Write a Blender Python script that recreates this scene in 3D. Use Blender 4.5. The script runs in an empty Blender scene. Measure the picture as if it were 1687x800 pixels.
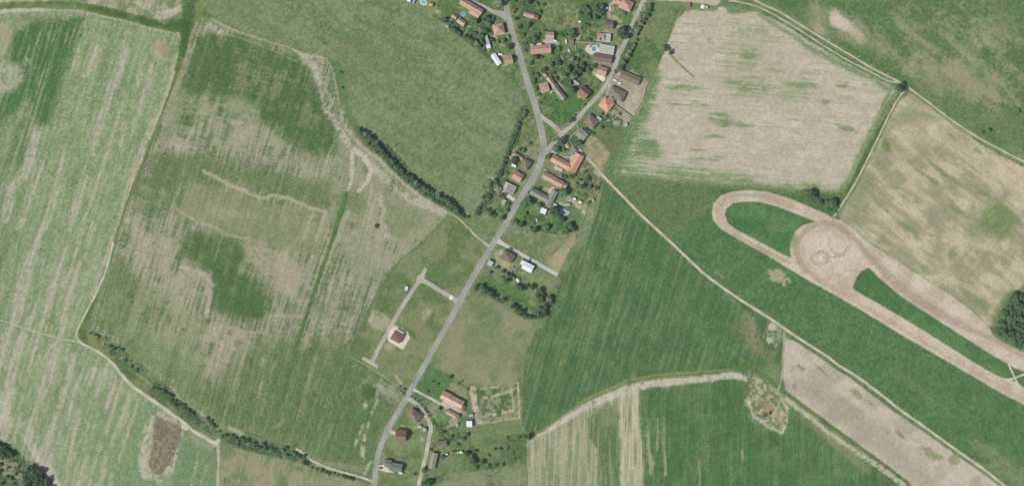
import bpy, bmesh, math, random
import numpy as np
from mathutils import Vector, Matrix
R_ = math.radians
random.seed(7)
S = 0.7                                    # metres per photo pixel
def W(px, py): return ((px-843.5)*S, (400-py)*S)
sc = bpy.context.scene
# ------------------------------------------------------------------ camera, sky, sun, exposure
H = 1400.0
cam = bpy.data.cameras.new('camera'); camo = bpy.data.objects.new('camera', cam)
sc.collection.objects.link(camo); sc.camera = camo
camo.location = (0, 0, H)
cam.sensor_width = 36; cam.lens = 36*H/(1687*S)
cam.clip_start = 10; cam.clip_end = 60000
SUN_EL, SHADOW_DIR = 47, 25                # degrees; shadows point 25 deg north of east
w = bpy.data.worlds.new('World'); sc.world = w; w.use_nodes = True
nt = w.node_tree; nt.nodes.clear()
sky = nt.nodes.new('ShaderNodeTexSky'); sky.sky_type = 'NISHITA'; sky.sun_disc = False
sky.sun_elevation = R_(SUN_EL); sky.sun_rotation = R_(270-SHADOW_DIR)
bg = nt.nodes.new('ShaderNodeBackground'); bg.inputs['Strength'].default_value = 0.10
wo = nt.nodes.new('ShaderNodeOutputWorld')
nt.links.new(sky.outputs[0], bg.inputs[0]); nt.links.new(bg.outputs[0], wo.inputs[0])
sl = bpy.data.lights.new('sun', 'SUN'); sl.energy = 3.75; sl.angle = R_(0.55); sl.color = (1.0, 0.955, 0.90)
so = bpy.data.objects.new('sun', sl); sc.collection.objects.link(so)
dv = Vector((math.cos(R_(SHADOW_DIR)), math.sin(R_(SHADOW_DIR)), -math.tan(R_(SUN_EL))))
so.rotation_euler = dv.to_track_quat('-Z', 'Y').to_euler(); so.location = (-300, -150, 500)
sc.view_settings.view_transform = 'Standard'; sc.view_settings.look = 'None'
sc.view_settings.gamma = 1; sc.view_settings.use_curve_mapping = False
sc.view_settings.exposure = 0.0
K = 1.09                                   # flat-ground radiance per unit of base colour at this exposure
KB = np.array([1.0, 0.985, 1.02])          # tint of the light
HZ = np.array([.0155,.0165,.0185])         # light scattered by the air in front of the ground

def lin(c):
    c = np.asarray(c, dtype=np.float64)/255.0
    return np.where(c <= 0.04045, c/12.92, ((c+0.055)/1.055)**2.4)
def alb(c, boost=1.0):                     # base colour that reads as c on flat sunlit ground
    return tuple(float(v) for v in np.clip((lin(c)-HZ)/(K*KB)*boost, 0.004, 0.85))

# ------------------------------------------------------------------ materials
MATS = {}
def new_mat(name):
    m = bpy.data.materials.new(name); m.use_nodes = True
    n = m.node_tree; n.nodes.clear()
    o = n.nodes.new('ShaderNodeOutputMaterial'); p = n.nodes.new('ShaderNodeBsdfPrincipled')
    n.links.new(p.outputs[0], o.inputs[0])
    p.inputs['Roughness'].default_value = 0.9
    p.inputs['Specular IOR Level'].default_value = 0.2
    return m, n, p
def noise(n, scale, detail=4, rough=0.6, coord='Object'):
    tc = n.nodes.new('ShaderNodeTexCoord'); t = n.nodes.new('ShaderNodeTexNoise')
    t.inputs['Scale'].default_value = scale; t.inputs['Detail'].default_value = detail
    t.inputs['Roughness'].default_value = rough
    n.links.new(tc.outputs[coord], t.inputs['Vector']); return t
def mrange(n, src, a, b, f0=0.3, f1=0.7):
    r = n.nodes.new('ShaderNodeMapRange'); r.inputs['From Min'].default_value = f0; r.inputs['From Max'].default_value = f1
    r.inputs['To Min'].default_value = a; r.inputs['To Max'].default_value = b
    n.links.new(src, r.inputs['Value']); return r.outputs['Result']
def mulcol(n, col, val):
    x = n.nodes.new('ShaderNodeVectorMath'); x.operation = 'SCALE'
    n.links.new(col, x.inputs[0]); n.links.new(val, x.inputs['Scale']); return x.outputs[0]
def bump(n, p, src, strength, dist):
    b = n.nodes.new('ShaderNodeBump'); b.inputs['Strength'].default_value = strength; b.inputs['Distance'].default_value = dist
    n.links.new(src, b.inputs['Height']); n.links.new(b.outputs[0], p.inputs['Normal'])

def painted_mat(name, amp=0.22, bstr=0.6, bdist=0.12, rough=0.95):
    """base colour carried by the vertex colours of the soil and plants, broken up by fine procedural grain"""
    m, n, p = new_mat(name)
    a = n.nodes.new('ShaderNodeAttribute'); a.attribute_name = 'Col'
    f1 = noise(n, 0.9, 5, 0.7); f2 = noise(n, 5.0, 3, 0.7)
    v1 = mrange(n, f1.outputs['Fac'], 1-amp, 1+amp); v2 = mrange(n, f2.outputs['Fac'], 1-amp, 1+amp)
    mm = n.nodes.new('ShaderNodeMath'); mm.operation = 'MULTIPLY'; n.links.new(v1, mm.inputs[0]); n.links.new(v2, mm.inputs[1])
    n.links.new(mulcol(n, a.outputs['Color'], mm.outputs[0]), p.inputs['Base Color'])
    bump(n, p, f1.outputs['Fac'], bstr, bdist); p.inputs['Roughness'].default_value = rough
    p.inputs['Specular IOR Level'].default_value = 0.1
    MATS[name] = m; return m
M_GROUND = painted_mat('soil_and_grass')
M_ASPHALT = painted_mat('asphalt', 0.10, 0.3, 0.02, 0.85)
M_TRACK = painted_mat('trodden_earth', 0.14, 0.5, 0.05)

def plain_mat(name, col, amp=0.12, scale=1.2, rough=0.8, spec=0.25, bstr=0.15, bdist=0.03):
    if name in MATS: return MATS[name]
    m, n, p = new_mat(name)
    rgb = n.nodes.new('ShaderNodeRGB'); rgb.outputs[0].default_value = (*col, 1)
    f = noise(n, scale, 5, 0.65)
    n.links.new(mulcol(n, rgb.outputs[0], mrange(n, f.outputs['Fac'], 1-amp, 1+amp)), p.inputs['Base Color'])
    bump(n, p, f.outputs['Fac'], bstr, bdist)
    p.inputs['Roughness'].default_value = rough; p.inputs['Specular IOR Level'].default_value = spec
    MATS[name] = m; return m
def tile_mat(name, col, dark=0.72, amp=0.24, kind='tile', rough=0.8):
    if name in MATS: return MATS[name]
    m, n, p = new_mat(name)
    rgb = n.nodes.new('ShaderNodeRGB'); rgb.outputs[0].default_value = (*col, 1)
    f = noise(n, 0.55, 6, 0.7); g = noise(n, 3.5, 3, 0.7)
    col1 = mulcol(n, rgb.outputs[0], mrange(n, f.outputs['Fac'], 1-amp, 1+amp))
    col1 = mulcol(n, col1, mrange(n, g.outputs['Fac'], 1-amp*0.8, 1+amp*0.8))
    tc = n.nodes.new('ShaderNodeTexCoord'); wv = n.nodes.new('ShaderNodeTexWave')
    wv.wave_type = 'BANDS'; wv.bands_direction = 'Z' if kind == 'tile' else 'X'
    wv.inputs['Scale'].default_value = 1.6 if kind == 'tile' else 1.1; wv.inputs['Distortion'].default_value = 0.6 if kind == 'tile' else 0.0
    n.links.new(tc.outputs['Object'], wv.inputs['Vector'])
    col1 = mulcol(n, col1, mrange(n, wv.outputs['Fac'], dark+0.14, 1.04, 0, 0.5))
    n.links.new(col1, p.inputs['Base Color']); bump(n, p, wv.outputs['Fac'], 0.5, 0.04)
    p.inputs['Roughness'].default_value = rough; p.inputs['Specular IOR Level'].default_value = 0.2
    MATS[name] = m; return m
ROOF = {
 'orange': tile_mat('orange_roof_tiles', alb((204,166,148), .90)),
 'bright': tile_mat('bright_orange_roof_tiles', alb((222,168,140), .92)),
 'pink':   tile_mat('faded_pink_roof_tiles', alb((208,174,158), .88)),
 'peach':  tile_mat('peach_roof_tiles', alb((232,190,164), .88)),
 'redbrown': tile_mat('red_brown_roof_tiles', alb((180,138,124), .66)),
 'brown':  tile_mat('dark_brown_roof_tiles', alb((140,124,112), .88)),
 'taupe':  tile_mat('taupe_roof_tiles', alb((152,138,122), .80)),
 'olive':  tile_mat('mossy_grey_roof_tiles', alb((150,145,128), .80)),
 'grey':   tile_mat('grey_fibre_cement_roof', alb((172,168,155), .80), kind='sheet'),
 'flat':   plain_mat('grey_roofing_felt', alb((150,148,138)), .2, .8),
 'slab':   plain_mat('pale_concrete_roof', alb((188,184,172)), .18, .9),
 'chocolate': tile_mat('chocolate_roof_tiles', alb((138,106,94), .98)),
 'green':  tile_mat('grey_green_roof_tiles', alb((135,150,135), .78)),
 'white':  tile_mat('white_sheet_metal', alb((238,238,242), .95), kind='sheet', amp=.06, rough=.6),
 'bluegrey': tile_mat('blue_grey_sheet_metal', alb((178,192,205), .9), kind='sheet', amp=.08, rough=.55),
 'rust':   tile_mat('rusty_sheet_metal', alb((176,124,106), .82), kind='sheet'),
}
WALLM = {
 'white': plain_mat('white_render', alb((235,228,218)), .08, .7),
 'cream': plain_mat('cream_render', alb((222,206,182)), .1, .7),
 'grey': plain_mat('grey_render', alb((180,174,166)), .14, .7),
 'wood': plain_mat('weathered_boards', alb((140,122,104)), .2, 2.0),
 'pinkish': plain_mat('pink_render', alb((216,184,168)), .1, .7),
}
M_BRICK = plain_mat('chimney_brick', alb((170,110,92)), .2, 4)
M_GLASS = plain_mat('window_glass', (0.03,0.04,0.05), .1, 1, .08, .6, .0, .0)
M_FRAME = plain_mat('window_frame_paint', (0.75,0.74,0.70), .05, 3)
M_DOOR = plain_mat('door_wood', (0.16,0.09,0.05), .2, 3)
M_BARK = plain_mat('bark', (0.10,0.075,0.05), .3, 4, .95, .1, .6, .05)
M_STONE = plain_mat('pale_stone', alb((205,196,182)), .2, 2)
M_CONC = plain_mat('concrete_paving', alb((200,194,182)), .12, 1.0)
M_SOLAR = plain_mat('solar_glass', (0.02,0.035,0.09), .1, 1, .25, .6)

def leaf_mat(name, a, b):
    m, n, p = new_mat(name)
    g = n.nodes.new('ShaderNodeObjectInfo'); f = noise(n, 0.6, 3, 0.6); f2 = noise(n, 3.2, 2, .6)
    mx = n.nodes.new('ShaderNodeMix'); mx.data_type = 'RGBA'
    mx.inputs[6].default_value = (*a, 1); mx.inputs[7].default_value = (*b, 1)
    ad = n.nodes.new('ShaderNodeMath'); ad.operation = 'ADD'; n.links.new(mrange(n, f.outputs['Fac'], 0, .6), ad.inputs[0])
    n.links.new(mrange(n, f2.outputs['Fac'], 0, .4), ad.inputs[1]); n.links.new(ad.outputs[0], mx.inputs[0])
    n.links.new(mulcol(n, mx.outputs[2], mrange(n, g.outputs['Random'], .78, 1.25, 0, 1)), p.inputs['Base Color'])
    p.inputs['Roughness'].default_value = 0.65; p.inputs['Specular IOR Level'].default_value = 0.25
    MATS[name] = m; return m
M_LEAF = leaf_mat('leaf_dark', (0.062,0.120,0.052), (0.120,0.205,0.088))
M_LEAF2 = leaf_mat('leaf_mid', (0.072,0.150,0.062), (0.135,0.240,0.105))
M_LEAF3 = leaf_mat('leaf_pale', (0.16,0.22,0.12), (0.24,0.31,0.17))
M_REED = leaf_mat('dry_reed', (0.30,0.29,0.19), (0.62,0.54,0.38))

# ------------------------------------------------------------------ helpers
LABELS = {}
def link(o, parent=None):
    sc.collection.objects.link(o)
    if parent is not None: o.parent = parent
    return o
def meshobj(name, verts, faces, mat, parent=None, smooth=False):
    me = bpy.data.meshes.new(name); me.from_pydata([tuple(v) for v in verts], [], faces); me.update()
    if smooth:
        me.polygons.foreach_set('use_smooth', [True]*len(me.polygons))
    for m in (mat if isinstance(mat, (list, tuple)) else [mat]): me.materials.append(m)
    return link(bpy.data.objects.new(name, me), parent)
def empty(name, px, py, rot=0, z=0):
    o = bpy.data.objects.new(name, None); o.empty_display_size = 1
    x, y = W(px, py); o.location = (x, y, z); o.rotation_euler = (0, 0, rot)
    return link(o)
def tag(o, label, cat=None, group=None, kind=None):
    if label: o['label'] = label
    if cat: o['category'] = cat
    if group: o['group'] = group
    if kind: o['kind'] = kind
    return o
class MB:
    def __init__(s): s.v = []; s.f = []
    def box(s, x0, x1, y0, y1, z0, z1):
        b = len(s.v); s.v += [(x0,y0,z0),(x1,y0,z0),(x1,y1,z0),(x0,y1,z0),(x0,y0,z1),(x1,y0,z1),(x1,y1,z1),(x0,y1,z1)]
        s.f += [tuple(b+i for i in q) for q in ((0,3,2,1),(4,5,6,7),(0,1,5,4),(1,2,6,5),(2,3,7,6),(3,0,4,7))]; return s
    def prism(s, pts, z0, z1):
        a = sum(pts[i][0]*pts[(i+1) % len(pts)][1]-pts[(i+1) % len(pts)][0]*pts[i][1] for i in range(len(pts)))
        if a < 0: pts = pts[::-1]
        n = len(pts); b = len(s.v); s.v += [(x,y,z0) for x,y in pts]+[(x,y,z1) for x,y in pts]
        s.f.append(tuple(b+i for i in range(n-1,-1,-1))); s.f.append(tuple(b+n+i for i in range(n)))
        for i in range(n): j = (i+1) % n; s.f.append((b+i,b+j,b+n+j,b+n+i))
        return s
    def poly(s, pts, f): b = len(s.v); s.v += pts; s.f += [tuple(b+i for i in q) for q in f]; return s
    def build(s, name, mat, parent=None, smooth=False): return meshobj(name, s.v, s.f, mat, parent, smooth)

# ------------------------------------------------------------------ noise in numpy
def _h(ix, iy, seed):
    h = (ix.astype(np.int64)*374761393 + iy.astype(np.int64)*668265263 + seed*1442695041) & 0xffffffff
    h = ((h ^ (h >> 13))*1274126177) & 0xffffffff
    h = (h ^ (h >> 16)) & 0xffff
    return h.astype(np.float32)/65535.0
def vn(u, v, seed=0):
    iu = np.floor(u); iv = np.floor(v); fu = (u-iu).astype(np.float32); fv = (v-iv).astype(np.float32)
    fu = fu*fu*(3-2*fu); fv = fv*fv*(3-2*fv)
    a = _h(iu, iv, seed); b = _h(iu+1, iv, seed); c = _h(iu, iv+1, seed); d = _h(iu+1, iv+1, seed)
    return a+(b-a)*fu+(c-a)*fv+(a-b-c+d)*fu*fv
def fbm(u, v, seed=0, oct=4, gain=.55):
    t = 0; a = 1; s = 0
    for k in range(oct):
        t = t+a*vn(u*2**k+k*17.3, v*2**k-k*9.1, seed+k); s += a; a *= gain
    return t/s
def ss(x, a, b): t = np.clip((x-a)/(b-a), 0, 1); return t*t*(3-2*t)

# ------------------------------------------------------------------ thin summer haze
mh = bpy.data.materials.new('haze_air'); mh.use_nodes = True; n_ = mh.node_tree; n_.nodes.clear()
o_ = n_.nodes.new('ShaderNodeOutputMaterial'); p_ = n_.nodes.new('ShaderNodeVolumePrincipled')
p_.inputs['Density'].default_value = 3.0e-5; p_.inputs['Color'].default_value = (.92,.95,1,1); p_.inputs['Anisotropy'].default_value = 0.0
n_.links.new(p_.outputs[0], o_.inputs['Volume'])
hb = MB(); hb.box(-2600,2600,-2600,2600,-1.7,1460); hz = hb.build('haze', mh); tag(hz, 'thin summer haze over the whole countryside', None, None, 'stuff')
# ------------------------------------------------------------------ the land: colour of soil and plants on a fine grid
G = 1.25                                   # grid step in photo pixels (0.87 m)
X0, X1, Y0, Y1 = -70, 1757, -70, 870
NX = int((X1-X0)/G)+1; NY = int((Y1-Y0)/G)+1
xs = X0+np.arange(NX)*G; ys = Y0+np.arange(NY)*G
PX, PY = np.meshgrid(xs, ys)               # rows = y
PX = PX.astype(np.float32); PY = PY.astype(np.float32)
N_warp1 = (fbm(PX/14, PY/14, 5, 3)-.5); N_warp2 = (fbm(PX/14, PY/14, 55, 3)-.5)
N_big = fbm(PX/90, PY/90, 9, 4); N_mid = fbm(PX/22, PY/22, 19, 4); N_fine = fbm(PX/4.5, PY/4.5, 29, 3)
N_w1 = (fbm(PX/3.2, PY/3.2, 105, 2)-.5)*3.2; N_w2 = (fbm(PX/3.2, PY/3.2, 155, 2)-.5)*3.2
N_px = np.random.RandomState(3).rand(NY, NX).astype(np.float32)
CR = np.zeros((NY, NX, 3), np.float32); CR[:] = (104,130,92)
REG = np.zeros((NY, NX), np.int16)
REGN = ['ground']

def win(pts, pad):
    a = np.array(pts); x0, y0 = a.min(0)-pad; x1, y1 = a.max(0)+pad
    i0 = max(0, int((x0-X0)/G)); i1 = min(NX, int((x1-X0)/G)+2); j0 = max(0, int((y0-Y0)/G)); j1 = min(NY, int((y1-Y0)/G)+2)
    return (slice(j0, max(j0,j1)), slice(i0, max(i0,i1)))
def seg_d(x, y, p, q):
    dx, dy = q[0]-p[0], q[1]-p[1]; L2 = dx*dx+dy*dy+1e-9
    t = np.clip(((x-p[0])*dx+(y-p[1])*dy)/L2, 0, 1)
    return np.hypot(x-p[0]-t*dx, y-p[1]-t*dy), t
def sd_poly(sl_, pts, warp=0):
    wf = min(1, warp)
    x = PX[sl_]+warp*2*N_warp1[sl_]+wf*N_w1[sl_]; y = PY[sl_]+warp*2*N_warp2[sl_]+wf*N_w2[sl_]
    d = np.full(x.shape, 1e9, np.float32); ins = np.zeros(x.shape, bool)
    n = len(pts)
    for i in range(n):
        p, q = pts[i], pts[(i+1) % n]
        d = np.minimum(d, seg_d(x, y, p, q)[0])
        if p[1] != q[1]:
            c = ((p[1] > y) != (q[1] > y)) & (x < (q[0]-p[0])*(y-p[1])/(q[1]-p[1])+p[0]); ins ^= c
    return np.where(ins, -d, d)
def blend(sl_, m, col):
    m = m[..., None]; CR[sl_] = CR[sl_]*(1-m)+np.array(col, np.float32)*m
def poly(pts, col, feather=1.5, warp=0, amt=1.0, tex=None, region=None):
    """paint a polygon; tex: None or array (0..1) multiplying the amount"""
    s = win(pts, feather+warp*1.5+3); d = sd_poly(s, pts, warp)
    m = ss(-d, -feather, feather)*amt
    if tex is not None: m = m*tex[s]
    if callable(col):
        c = col(s); CR[s] = CR[s]*(1-m[..., None])+c*m[..., None]
    else: blend(s, m, col)
    if region:
        REGN.append(region); REG[s][sd_poly(s, pts, 0) < 0] = len(REGN)-1
def line(pts, wid, col, feather=1.2, warp=0, amt=1.0, tex=None, ends=True):
    mw = max(wid) if isinstance(wid, (list, tuple)) else wid
    s = win(pts, mw+feather+warp*2+3)
    wf = min(1, warp)
    x = PX[s]+warp*2*N_warp1[s]+wf*N_w1[s]; y = PY[s]+warp*2*N_warp2[s]+wf*N_w2[s]
    best = np.full(x.shape, 1e9, np.float32)
    for i in range(len(pts)-1):
        d, t = seg_d(x, y, pts[i], pts[i+1])
        if isinstance(wid, (list, tuple)): h = (wid[i]*(1-t)+wid[i+1]*t)/2
        else: h = wid/2
        best = np.minimum(best, d-h)
    m = ss(-best, -feather, feather)*amt
    if tex is not None: m = m*tex[s]
    blend(s, m, col)
def blob(cx, cy, rx, ry, ang, col, amt=1.0, soft=.5, warp=6, tex=None):
    s = win([(cx-max(rx,ry)*1.5, cy-max(rx,ry)*1.5), (cx+max(rx,ry)*1.5, cy+max(rx,ry)*1.5)], warp)
    x = PX[s]+warp*2*N_warp1[s]-cx; y = PY[s]+warp*2*N_warp2[s]-cy
    a = R_(ang); u = (x*math.cos(a)+y*math.sin(a))/rx; v = (-x*math.sin(a)+y*math.cos(a))/ry
    m = ss(-(np.hypot(u, v)), -1-soft*.5, -1+soft)*amt
    if tex is not None: m = m*tex[s]
    blend(s, m, col)
def along(ang, su, sv, seed, oct=4):
    """streaky noise: long (su) along image direction ang, short (sv) across"""
    a = R_(ang); u = PX*math.cos(a)+PY*math.sin(a); v = -PX*math.sin(a)+PY*math.cos(a)
    return fbm(u/su, v/sv, seed, oct)
SOIL = (186,175,160); SOILP = (196,184,170); TAN = (170,160,138)
GRN = (80,124,82); DGRN = (66,112,68); LGRN = (138,160,116); MEAD = (114,136,100); OLV = (128,138,100)
ST = along(107, 70, 3.2, 41)               # streaks along the drilling direction of the western fields
STf = along(107, 26, 2.4, 47, 3); STw = along(107, 80, 8, 43, 3)
CROSS = along(12, 14, 1.8, 53, 3)
EW = along(4, 40, 2.6, 61)                 # east-west streaks
NS = along(91, 60, 2.2, 67)
def patchy(base, lo=.42, hi=.6): return ss(base, lo, hi)
ragged = ss(N_fine*.5+N_mid*.5, .36, .52)
def mixc(a, b, t):
    def f(s):
        tt = t[s][..., None]; return np.array(a, np.float32)*(1-tt)+np.array(b, np.float32)*tt
    return f
# --- base: everything in the village belt
poly([(-80,-80),(1760,-80),(1760,880),(-80,880)], mixc((96,126,84), (122,138,102), patchy(N_mid*.6+N_big*.4, .4, .62)), 1)
# F0 corner field top left
poly([(-80,-80),(330,-80),(318,-5),(300,18),(280,30),(262,34),(235,27),(200,18),(160,8),(100,3),(-80,5)], mixc((120,140,100), (172,166,144), patchy(STf*.3+N_mid*.7, .38, .6)), 1.5, 1, region='field')
line([(200,-3),(245,10),(262,22),(285,18),(310,-4)], 5, SOILP, 2, 2, .6, ragged)
line([(225,5),(262,28),(290,20),(312,-2)], 4, SOILP, 2, 1, .5)
# F1 west field
F1 = [(-80,22),(0,20),(70,15),(130,17),(200,32),(262,48),(296,53),(299,70),(291,100),(278,150),(262,190),(246,232),(222,290),(205,345),(192,395),(172,450),(150,500),(133,535),(128,550),(133,562),(150,572),(186,598),(222,637),(254,663),(290,690),(296,700),(285,745),(284,880),(-80,880)]
poly(F1, mixc((126,150,108), (150,162,128), patchy(ST*.5+N_mid*.5, .4, .6)), 1.5, 1, region='field')
poly([(-80,300),(0,300),(60,300),(30,440),(-80,520)], (104,132,92), 14, 6, .55)
poly([(0,20),(300,50),(180,400),(-80,400)], (120,150,98), 20, 5, .45, patchy(N_mid, .4, .6))
poly(F1, mixc((110,146,96), (166,170,142), ss(STf*.5+STw*.3+N_fine*.2, .38, .60)), 2, 0, .34)
poly(F1, (174,168,150), 2, 0, .4, ss(N_px*.5+STf*.5, .54, .8)); poly(F1, (112,146,96), 2, 0, .35, ss(1-(N_px*.5+STf*.5), .54, .8))
# eastern part of the lower block greener and dotted
poly([(160,640),(260,670),(250,880),(160,880)], (116,150,104), 10, 6, .6)
# dark green stand top left
poly([(18,58),(60,28),(138,28),(132,60),(112,105),(100,150),(84,205),(55,200),(50,160),(20,190),(-10,205),(-80,230),(-80,190),(0,165),(30,130),(12,90)], DGRN, 7, 4, .9, ss(ST*.5+N_mid*.5, .28, .5))
poly([(-80,165),(60,175),(60,260),(20,300),(-80,300)], (84,122,76), 14, 6, .7, patchy(ST, .4, .58))
poly([(-80,40),(20,35),(22,60),(10,90),(-80,100)], TAN, 8, 4, .7)
poly([(-80,115),(0,108),(35,105),(42,130),(25,150),(-80,170)], SOIL, 8, 5, .7, ragged)
poly([(20,25),(110,20),(120,38),(60,40),(15,60)], (140,148,112), 5, 3, .6, ragged)
poly([(-80,300),(15,330),(10,440),(-80,470)], (84,118,76), 10, 6, .6, patchy(ST, .4, .6))
TR = ss(N_fine*.6+N_mid*.4, .3, .48)
TSTR = ss(N_mid*.25+STf*.45+N_fine*.3, .36, .54)
for pts, wd in [
 ([(208,72),(196,115),(180,155),(167,200),(152,254)], [11,14,10,13,5]),
 ([(160,80),(150,110),(142,128)], [10,12,5]), ([(128,84),(122,114)], 8), ([(237,95),(225,142)], 3.5), ([(250,104),(240,150),(229,194)], [5,7,4]),
 ([(292,92),(279,140),(262,190),(246,225)], [7,8,5,8]), ([(250,200),(222,285),(198,360),(186,397),(170,440),(150,492)], [8,9,8,9,8,5]),
 ([(210,155),(195,197)], 3), ([(193,203),(172,262),(150,330),(128,400)], [5,6,4,6]), ([(108,245),(93,310),(83,345),(62,400)], [4,9,11,8]),
 ([(71,266),(50,330),(32,378)], [7,5,6]), ([(60,220),(47,275),(20,312),(8,362)], [10,14,14,12]), ([(142,290),(128,335),(114,378)], [5,11,6]),
 ([(155,368),(145,402)], 6), ([(205,205),(198,235)], 6), ([(225,205),(216,228)], 4), ([(63,398),(48,437),(37,476),(24,526)], [9,13,17,14]),
 ([(110,410),(99,440),(87,475),(68,540)], [4,7,12,7]), ([(138,420),(125,455),(116,486),(101,545)], [4,7,9,10]), ([(118,443),(103,472)], 5),
 ([(157,422),(146,452)], 4), ([(131,398),(123,420)], 6), ([(56,515),(46,535)], 9), ([(16,541),(8,568),(1,592),(-10,625)], [12,13,12,10]),
 ([(40,548),(30,572),(22,600),(8,684),(-4,710)], [9,13,12,13,16]), ([(66,550),(51,600),(44,630)], [7,4,2]), ([(97,558),(88,585),(80,622),(61,667),(45,724)], [12,16,16,8,13]),
 ([(111,570),(106,592)], 5), ([(122,585),(112,630),(98,668)], [9,11,8]), ([(132,617),(122,650),(110,688),(98,720),(82,762)], [4,6,5,3,9]),
 ([(91,682),(83,715),(68,757)], [6,11,9]), ([(155,607),(150,630)], 8), ([(173,610),(165,635),(160,653)], [7,6,4]), ([(191,617),(180,655),(171,676)], [5,9,6]),
 ([(203,624),(190,665),(175,712)], [2.5,6,4]), ([(216,647),(203,690),(188,722)], [5,11,6]), ([(229,656),(215,695),(206,725),(194,762)], [2.5,4,5,3]),
 ([(130,675),(120,730),(110,790)], [8,6,5]), ([(144,750),(127,805)], [5,7]), ([(158,757),(144,805)], 4), ([(176,750),(163,805)], [5,9]),
 ([(186,782),(180,805)], 6), ([(186,724),(185,738)], 6), ([(166,730),(164,740)], 5), ([(142,693),(145,703)], 5), ([(34,672),(24,728)], [4,4]), ([(18,690),(6,720)], 9),
 ]:
    line(pts, [q*1.22 for q in wd] if isinstance(wd, list) else wd*1.25, (182,172,156), 2.6, 2.6, .9, TSTR*.55+.45)
poly([(46,737),(58,728),(66,750),(90,772),(100,800),(97,860),(72,790)], SOILP, 3, 2, .85)
poly([(-80,640),(25,640),(15,700),(-80,715)], SOILP, 9, 6, .45)
# headland line at the top and the mound by the hedge corner
line([(-80,20),(0,19),(40,17),(72,16)], 6, SOILP, 2, 1, .85)
line([(72,16),(130,18),(200,33),(262,50),(292,55),(298,66),(294,90)], 3.5, (170,170,146), 1.5, .5, .7)
blob(262,82,13,20,5,(170,158,138),.9,.5,2); blob(272,84,8,13,5,mixc((136,124,96),(176,160,128),patchy(N_fine,.4,.6)) if False else (150,138,108),.8,.5,3,TR)
blob(211,55,10,6,0,TAN,.7,.5,3); blob(150,60,18,6,10,TAN,.5,.7,4); blob(172,42,12,5,10,TAN,.45,.7,4)
# reed hollow
poly([(250,683),(262,672),(300,695),(313,708),(300,745),(288,775),(262,795),(232,785),(228,730),(236,708)], (180,170,150), 4, 4, .85, ss(N_fine, .3, .5))
POND = [(258,684),(277,694),(296,699),(300,707),(296,725),(290,740),(281,760),(266,780),(252,780),(245,762),(248,745),(252,733),(251,712)]
poly([(250,690),(262,676),(256,700),(250,712),(247,732),(243,745),(243,765),(252,784),(236,788),(228,760),(232,728),(240,705)], (190,178,158), 4, 4, .8, ss(N_fine, .25, .42))
poly([(302,722),(308,726),(304,745),(292,768),(276,784),(270,778),(284,762),(294,742)], (190,178,158), 2.5, 3, .8, ss(N_fine, .25, .42))
blob(304,703,8,6,20,(206,196,178),.9,.5,3); blob(352,732,8,4,0,(200,190,172),.8,.5,3)
poly(POND, mixc((128,116,94), (160,146,118), patchy(N_fine, .4, .6)), 2.5, 2, 1)
blob(262,700,10,8,40,(96,104,72),.7,.7,4,TR)
# verge band in the top left
V1 = [(-80,6),(60,3),(130,4),(180,14),(240,30),(272,40),(300,30),(312,10),(325,-80),(360,-80),(345,10),(350,30),(330,28),(318,36),(312,60),(308,95),(296,130),(283,165),(262,215),(240,262),(220,320),(200,372),(186,420),(172,465),(155,508),(148,525),(140,540),(150,548),(172,560),(190,575),(215,600),(235,625),(270,650),(300,672),(330,697),(350,712),(365,712),(365,730),(345,722),(310,697),(285,680),(252,655),(222,633),(195,602),(175,583),(150,568),(133,558),(130,545),(140,520),(155,495),(172,455),(185,410),(198,365),(222,300),(246,240),(262,200),(280,150),(292,100),(298,55),(262,48),(200,31),(130,16),(60,13),(-80,17)]
poly(V1, mixc((92,120,72), (118,134,86), patchy(N_mid, .4, .6)), 1.2, 1, region='verge')
line([(150,12),(200,24),(240,36),(275,42),(305,38),(308,50),(302,90)], 8, (62,100,58), 3, 3, .8, ss(N_fine, .3, .5))
line([(312,5),(308,30),(304,60),(300,90)], [22,20,12,8], (66,106,64), 4, 3, .8)
line([(298,95),(285,140),(262,200),(240,255),(222,300),(200,360),(186,410),(165,470),(150,515)], 3.5, (92,118,60), 1, .6, .9)
line([(313,65),(305,100),(285,155),(268,195)], 1.6, SOILP, 1, .5, .8)
line([(305,97),(292,132),(272,180),(256,215),(236,262),(190,400),(178,440),(160,490),(150,520)], 2.0, (160,160,132), 1, 1, .5)
# F2 the big middle-west field
F2 = [(316,50),(322,36),(330,29),(350,33),(400,55),(440,68),(490,88),(520,91),(540,102),(552,130),(558,170),(575,205),(592,228),(620,262),(655,292),(695,322),(735,352),(720,372),(690,402),(660,424),(640,448),(622,480),(605,512),(592,545),(578,585),(600,598),(630,620),(655,640),(664,650),(642,690),(628,715),(616,750),(606,782),(590,776),(560,772),(530,762),(505,748),(485,738),(460,728),(420,715),(385,706),(362,705),(340,692),(300,655),(270,630),(235,600),(200,570),(172,552),(150,540),(150,525),(160,500),(178,440),(205,365),(225,312),(245,250),(280,165),(302,105),(310,75)]
poly(F2, mixc((104,128,90), (158,154,132), patchy(ST*.35+STf*.25+N_mid*.25+CROSS*.15, .40, .60)), 1.5, 1, region='field')
F2T = ss(STf*.35+CROSS*.2+ST*.2+STw*.25, .38, .62)
poly(F2, mixc((90,118,78), (170,162,144), F2T), 2, 0, .42)
poly(F2, (172,164,146), 2, 0, .5, ss(N_px*.45+STf*.35+CROSS*.2, .52, .78)); poly(F2, (78,112,70), 2, 0, .4, ss(1-(N_px*.45+STf*.35+CROSS*.2), .52, .78))
def tex2(lo, hi): return ss(STw*.25+STf*.2+CROSS*.2+N_mid*.35, lo, hi)
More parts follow.
